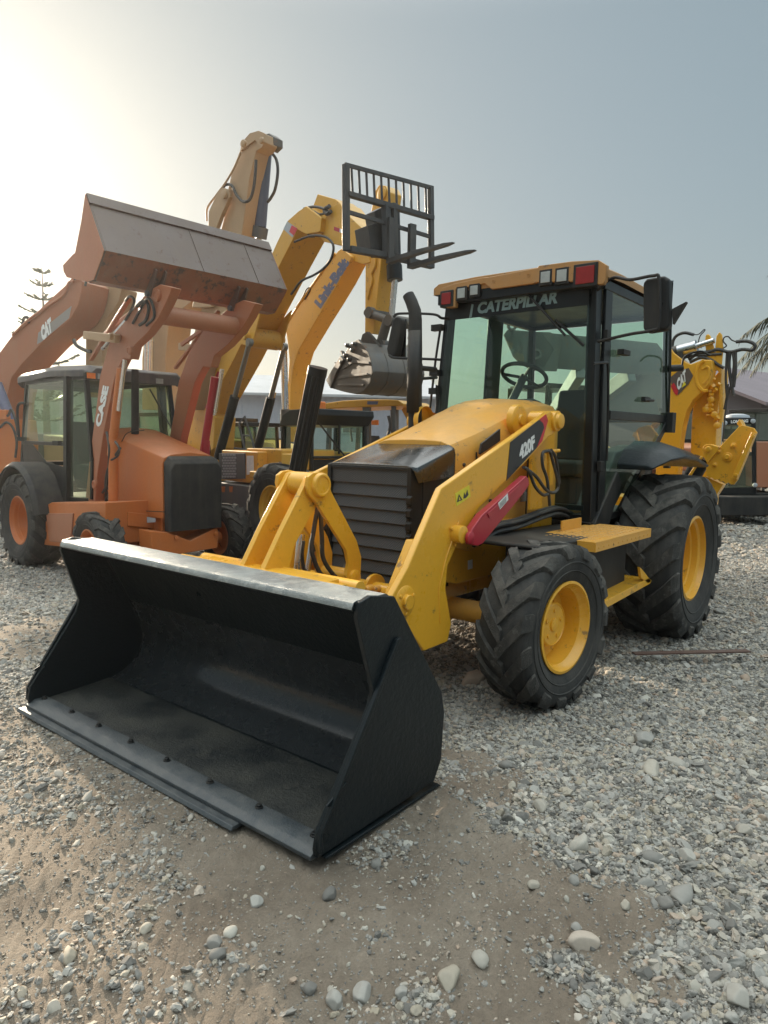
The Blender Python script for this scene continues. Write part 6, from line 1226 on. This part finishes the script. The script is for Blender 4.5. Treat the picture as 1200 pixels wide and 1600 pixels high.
def hall(fr, label, L_, wd, hw, hr, mw, mr, name, wins=()):
    e = thing(name, fr, label, 'building')
    mb = MB(); mb.prism([fr.W(0, 0, 0), fr.W(0, 0, hw), fr.W(0, wd/2, hr), fr.W(0, wd, hw), fr.W(0, wd, 0)], fr.fx*L_); obj('wall', mb, mw, e)
    mb = MB(); mb.prism([fr.W(-.4, -.4, hw-.15), fr.W(-.4, wd/2, hr+.02), fr.W(-.4, wd/2, hr+.14), fr.W(-.4, -.4, hw-.03)], fr.fx*(L_+.8)); mb.prism([fr.W(-.4, wd+.4, hw-.15), fr.W(-.4, wd/2, hr+.02), fr.W(-.4, wd/2, hr+.14), fr.W(-.4, wd+.4, hw-.03)], fr.fx*(L_+.8)); obj('roof', mb, mr, e)
    for x, z, w_, h_ in wins:
        mb = MB(); mb.box(fr, x-.06, x+w_+.06, -.05, .0, z-.06, z+h_+.06); f_ = obj('window', mb, LGREY, e); mb = MB(); mb.box(fr, x, x+w_, -.06, -.052, z, z+h_); obj('pane', mb, plain('dusty_pane', (.10, .11, .12), .2), f_)
    return e
def hallframe(r, d, z, a): # x along to the right, y away
    O = CAM+RH*r+FH*d; O[2] = z; fx = RH*math.cos(a)+FH*math.sin(a); return Frame(O, math.degrees(math.atan2(fx[1], fx[0])))
hall(hallframe(-17, 33, -.35, R(4)), 'long grey corrugated warehouse seen between the machines on the left', 19.5, 12, 4.0, 5.2, WALL, ROOF, 'warehouse', [(12, 2.2, 1.2, .8), (15, 2.2, 1.2, .8)])
hall(hallframe(14.2, 27, 0, R(32)), 'brown grey building with a low dark roof at the right edge behind the palms', 22, 9, 3.2, 5.0, BRWALL, BRROOF, 'building', [(1.6, 2.6, 1.2, .6), (4.5, 2.6, 1.2, .6), (1.2, .6, 1.4, 1.3)])

# ---------------------------------------------------------------- trees
LEAFP = paint('palm_leaf', (.045, .055, .025), .6, .3); LEAFC = paint('conifer_needles', (.045, .065, .03), .7, .2); BARK = paint('bark', (.16, .12, .085), .9, .3)
def palm(r, d, z0, zc, L_, n, label, seed):
    O = CAM+RH*r+FH*d; O[2] = z0; fr = Frame(O, 0); e = thing('palm_tree', fr, label, 'palm tree', 'palm trees at the right edge'); rr = random.Random(seed)
    mb = MB(); h_ = zc-z0; mb.tube([O+np.array([.1*math.sin(k), .06*k, h_*k/8]) for k in range(9)], [.26-.012*k+(.02 if k % 2 else 0) for k in range(9)], 14); obj('trunk', mb, BARK, e)
    mb = MB(); top = O+np.array([.1*math.sin(8), .48, h_])
    for k in range(n):
        az = 2*math.pi*k/n+rr.uniform(-.2, .2); el = rr.uniform(-.25, 1.1); L2 = L_*rr.uniform(.8, 1.1); P = top.copy(); dr = np.array([math.cos(az)*math.cos(el), math.sin(az)*math.cos(el), math.sin(el)]); pts = [P]
        for i in range(16): P = P+dr*L2/16; dr = dr+np.array([0, 0, -.10]); dr /= np.linalg.norm(dr); pts.append(P)
        mb.tube(pts, [.035*(1-i/18) for i in range(17)], 5)
        for i in range(2, 17):
            t_ = (pts[i]-pts[i-1]); t_ /= np.linalg.norm(t_); sd = np.cross(t_, [0, 0, 1]); sd /= np.linalg.norm(sd)+1e-6
            for s in (-1, 1):
                for u_ in (0, .25, .5, .75):
                    b0 = pts[i-1]*(1-u_)+pts[i]*u_; ll = L2*.26*math.sin(math.pi*(i/18)**.7)*rr.uniform(.7, 1.1); td = sd*s*.8+t_*.55+np.array([0, 0, rr.uniform(-.7, -.05)]); td /= np.linalg.norm(td)
                    m1 = b0+td*ll*.5; tip = b0+td*ll+np.array([0, 0, -ll*.3]); wv_ = t_*.022; mb.add([b0-wv_, b0+wv_, m1+wv_, tip, m1-wv_], [(0, 1, 2, 3, 4)])
    obj('crown', mb, LEAFP, e, smooth=0)
palm(11.35, 18, 0, 4.75, 3.2, 40, 'tall palm whose grey green fronds hang into the right edge above the building', 3)
palm(12.8, 21, 0, 3.2, 1.9, 22, 'lower palm with only spiky fronds showing at the right edge', 8)
def conifer(q, d, z0, label):
    P0 = atd(q, d); O = np.array([P0[0], P0[1], z0]); e = thing('pine_tree', Frame(O, 0), label, 'tree'); rr = random.Random(2); H_ = P0[2]-z0
    mb = MB(); mb.tube([O+np.array([0, 0, H_*k/10]) for k in range(11)], [.16*(1-k/10.6) for k in range(11)], 10); obj('trunk', mb, BARK, e)
    mb = MB(); z = H_-.05; k = 0
    while z > H_*.25:
        L_ = .25+(H_-z)*.40; nb = 7
        for i in range(nb):
            az = 2*math.pi*i/nb+k*.7+rr.uniform(-.2, .2); dr = np.array([math.cos(az), math.sin(az), .25]); L2 = L_*rr.uniform(.75, 1.1)*.8; pts = [O+np.array([0, 0, z])+dr*L2*t_+np.array([0, 0, -.22*L2*t_*(1-t_)+.1*L2*t_*t_]) for t_ in np.linspace(0, 1, 7)]
            mb.tube(pts, [.018*(1-t_*.8) for t_ in np.linspace(0, 1, 7)], 5); sd = np.cross(dr, [0, 0, 1]); sd /= np.linalg.norm(sd)
            for j in range(int(26*L2)+6):
                t_ = rr.uniform(.15, 1); b0 = O+np.array([0, 0, z])+dr*L2*t_+np.array([0, 0, -.22*L2*t_*(1-t_)+.1*L2*t_*t_]); td = sd*rr.choice((-1, 1))*.7+dr*.7+np.array([0, 0, rr.uniform(-.25, .3)]); ll = rr.uniform(.12, .26)*min(1, .5+L2*.3); tip = b0+td*ll; w_ = np.array([0, 0, .020]); mb.add([b0-w_, b0+td*ll*.5-w_*1.3, tip, b0+td*ll*.5+w_*1.3, b0+w_], [(0, 1, 2, 3, 4)])
        z -= .42+.03*k; k += 1
    obj('crown', mb, LEAFC, e, smooth=0)
conifer((66, 424), 24, -.35, 'slender conifer with tiered branches rising behind the left boom')

def leafy(r, d, h_, rad, label, seed):  # added tree, out of view, placed to shade the foreground
    O = CAM+RH*r+FH*d; O[2] = -.35; e = thing('added_shade_tree', Frame(O, 0), label, 'tree'); rr = random.Random(seed)
    mb = MB(); mb.tube([O+np.array([.08*math.sin(k), .05*k, h_*.55*k/6]) for k in range(7)], [.16-.012*k for k in range(7)], 10)
    for k in range(7): a = k*.9; p = O+np.array([0, .2, h_*(.38+.03*k)]); mb.tube([p, p+np.array([math.cos(a), math.sin(a), .9])*rad*.45, p+np.array([math.cos(a+.2), math.sin(a+.2), 1.2])*rad*.75], [.07, .045, .02], 7)
    obj('trunk', mb, BARK, e); mb = MB()
    for k in range(26):
        v = np.array([rr.gauss(0, 1), rr.gauss(0, 1), rr.gauss(0, 1)]); v /= np.linalg.norm(v); c = O+np.array([0, .2, h_*.62])+v*np.array([rad, rad, h_*.34])*rr.uniform(.3, .95); q = rad*rr.uniform(.24, .42)
        for _ in range(170):
            v = np.array([rr.gauss(0, 1), rr.gauss(0, 1), rr.gauss(0, 1)]); v /= np.linalg.norm(v); P = c+v*q*rr.uniform(.4, 1.05); t1 = np.array([rr.gauss(0, 1), rr.gauss(0, 1), rr.gauss(0, .6)]); t1 /= np.linalg.norm(t1); t2 = np.cross(t1, v); s_ = rr.uniform(.04, .075)
            mb.add([P-t1*s_, P-t2*s_*.5, P+t1*s_, P+t2*s_*.5], [(0, 1, 2, 3)])
    obj('crown', mb, LEAFC, e, smooth=0)
leafy(-9.3, 15.2, 6.4, .8, 'unseen narrow tree added just outside the left edge to shade the foreground', 5)
# ---------------------------------------------------------------- odds and ends on the right
CR_ = camframe(7.6, 15.2, 0, 0)
def gp(q, z=0.):
    v = ray(*q); t_ = (z-CAM[2])/v[2]; return CAM+v*t_
wht = paint('dirty_white_sheet', (.42, .42, .41), .8, .3)
def heap(name, q, rx, ry, rz, label, cat, mat, seed, crumple=.5):
    P = gp(q); P[2] = 0; bm = bmesh.new(); bmesh.ops.create_icosphere(bm, subdivisions=5, radius=1); r_ = random.Random(seed); ks = [(Vector((r_.gauss(0, 1), r_.gauss(0, 1), r_.gauss(0, 1)))*r_.uniform(1, 4), r_.uniform(0, 6)) for _ in range(12)]
    for v in bm.verts:
        c = v.co.copy(); s_ = 1+sum(abs(math.sin(k.dot(c)+p))-.5 for k, p in ks)*.05*crumple*2; v.co = Vector((c.x*rx*s_, c.y*ry*s_, max(-.05, c.z)*rz*s_))
    me = bpy.data.meshes.new(name); bm.to_mesh(me); bm.free(); o = bpy.data.objects.new(name, me); col.objects.link(o); o.location = P; me.materials.append(mat); tag(o, label, cat); return o
heap('plastic_sheet', (1150, 788), .30, .35, .34, 'crumpled white plastic sheeting in a heap left of the draped box', 'sheeting', wht, 5, 1.3); heap('plastic_sheet', (1180, 790), .26, .3, .50, 'pale cloth draped over a box below the table', 'sheeting', wht, 9, .6)
def crate(q, w_, d_, h_, label, mat, z=0.):
    P = gp(q); fr = Frame((P[0], P[1], z), math.degrees(YAW)-90); mb = MB(); t_ = .012
    mb.box(fr, -w_/2, w_/2, -d_/2, d_/2, 0, t_); mb.box(fr, -w_/2, w_/2, -d_/2, -d_/2+t_, t_, h_); mb.box(fr, -w_/2, w_/2, d_/2-t_, d_/2, t_, h_); mb.box(fr, -w_/2, -w_/2+t_, -d_/2+t_, d_/2-t_, t_, h_); mb.box(fr, w_/2-t_, w_/2, -d_/2+t_, d_/2-t_, t_, h_)
    for k in (-.3, .3): mb.box(fr, w_*k-.03, w_*k+.03, d_/2, d_/2+.01, .01, h_-.01); mb.box(fr, w_*k-.03, w_*k+.03, -d_/2-.01, -d_/2, .01, h_-.01)
    o = obj('crate', mb, mat, None, .004); tag(o, label, 'crate'); return o
crate((1144, 793), .42, .30, .17, 'small orange crate on the gravel in front of the white sheeting', ORG); crate((1160, 780), .30, .26, .42, 'white cardboard box standing behind the crumpled sheeting', wht)
TB = Frame((*gp((1190, 792))[:2], 0), math.degrees(YAW)-90+8); t_ = thing('work_table', TB, 'black metal work table with a pale top at the right edge', 'table')
mb = MB(); mb.box(TB, -1.1, .6, -.4, .4, .80, .84); obj('tabletop', mb, plain('pale_board', (.42, .34, .22), .7), t_, .004)
for x in (-1.05, -.3, .5):
    for y in (-.35, .35): mb = MB(); mb.box(TB, x, x+.05, y-.025, y+.025, 0, .80); obj('leg', mb, BLKM, t_)
for i in range(3):
    c = TB.W(-.55+.35*i, .0, .90); mb = MB(); mb.rtube([c+TB.fx*-.25, c+TB.fx*-.1+np.array([0, 0, .04]), c+TB.fx*.1, c+TB.fx*.28+np.array([0, 0, .03])], .055, 8); o = obj('rolled_sheet', mb, wht); tag(o, ['pale rolled sheet at the left end of the work table', 'pale rolled sheet in the middle of the work table', 'pale rolled sheet at the right end of the work table'][i], 'sheet', 'rolled sheets on the work table')
a, b2 = gp((990, 1021), .03), gp((1170, 1017), .03); mb = MB(); bar(a, b2, .055, .012, mb); o = obj('steel_bar', mb, RUST, None, .002); tag(o, 'long flat rusty steel bar lying on the gravel by the rear tyre', 'steel bar')

# ---------------------------------------------------------------- dusty air over the yard
HAZE = True
if HAZE:
    hm_ = bpy.data.materials.new('haze'); hm_.use_nodes = True; t = hm_.node_tree; t.nodes.clear(); o_ = N(t, 'ShaderNodeOutputMaterial'); pv = N(t, 'ShaderNodeVolumePrincipled')
    pv.inputs['Color'].default_value = (.93, .96, 1., 1); pv.inputs['Density'].default_value = .0007; pv.inputs['Anisotropy'].default_value = .74; t.links.new(pv.outputs[0], o_.inputs['Volume'])
    mb = MB(); mb.box(Frame((0, 0, 0), math.degrees(YAW)), -8, 70, -40, 40, -1.6, 9.5); hz_ = obj('haze', mb, hm_, None, smooth=0); tag(hz_, 'thin dusty haze in the air over the whole yard', 'haze', kind='stuff')

def parked(r, d, z, a, label, pm):
    fr = camframe(r, d, z, R(a)); e = thing('parked_machine', fr, label, 'machine')
    mb = MB(); mb.prof(fr, [(-1.9, .75), (1.7, .75), (1.7, 1.45), (.5, 1.6), (-1.9, 1.5)], -.7, .7); obj('body', mb, pm, e, .05)
    mb = MB(); mb.box(fr, -1.2, .3, -.65, .65, 1.6, 1.72); mb.box(fr, -1.25, .35, -.7, .7, 2.6, 2.7)
    for x, y in ((-1.2, -.65), (-1.2, .6), (.25, -.65), (.25, .6)): mb.box(fr, x, x+.06, y, y+.06, 1.7, 2.62)
    c_ = obj('cab', mb, BLK, e, .01); mb = MB(); mb.box(fr, -1.1, .2, -.66, -.655, 1.72, 2.6); mb.box(fr, .30, .305, -.6, .6, 1.72, 2.6); obj('cab_glass', mb, GLS, c_, smooth=0)
    for s in (-1, 1): wheel(e, 'rear_wheel', fr, -1.2, s*1.0, s*.6, .6, .62, .32, 13, 1., pm, RUB, 'rear'); wheel(e, 'front_wheel', fr, 1.1, s*1.0, s*.6, .6, .62, .32, 13, 1., pm, RUB, 'rear')
parked(12.4, 22.5, 0, 60, 'dusty yellow roller loader far off at the right edge behind the table', YELD)
parked(9.6, 23, 0, 120, 'orange brown machine far off behind the rear arm of the main backhoe', ORT)
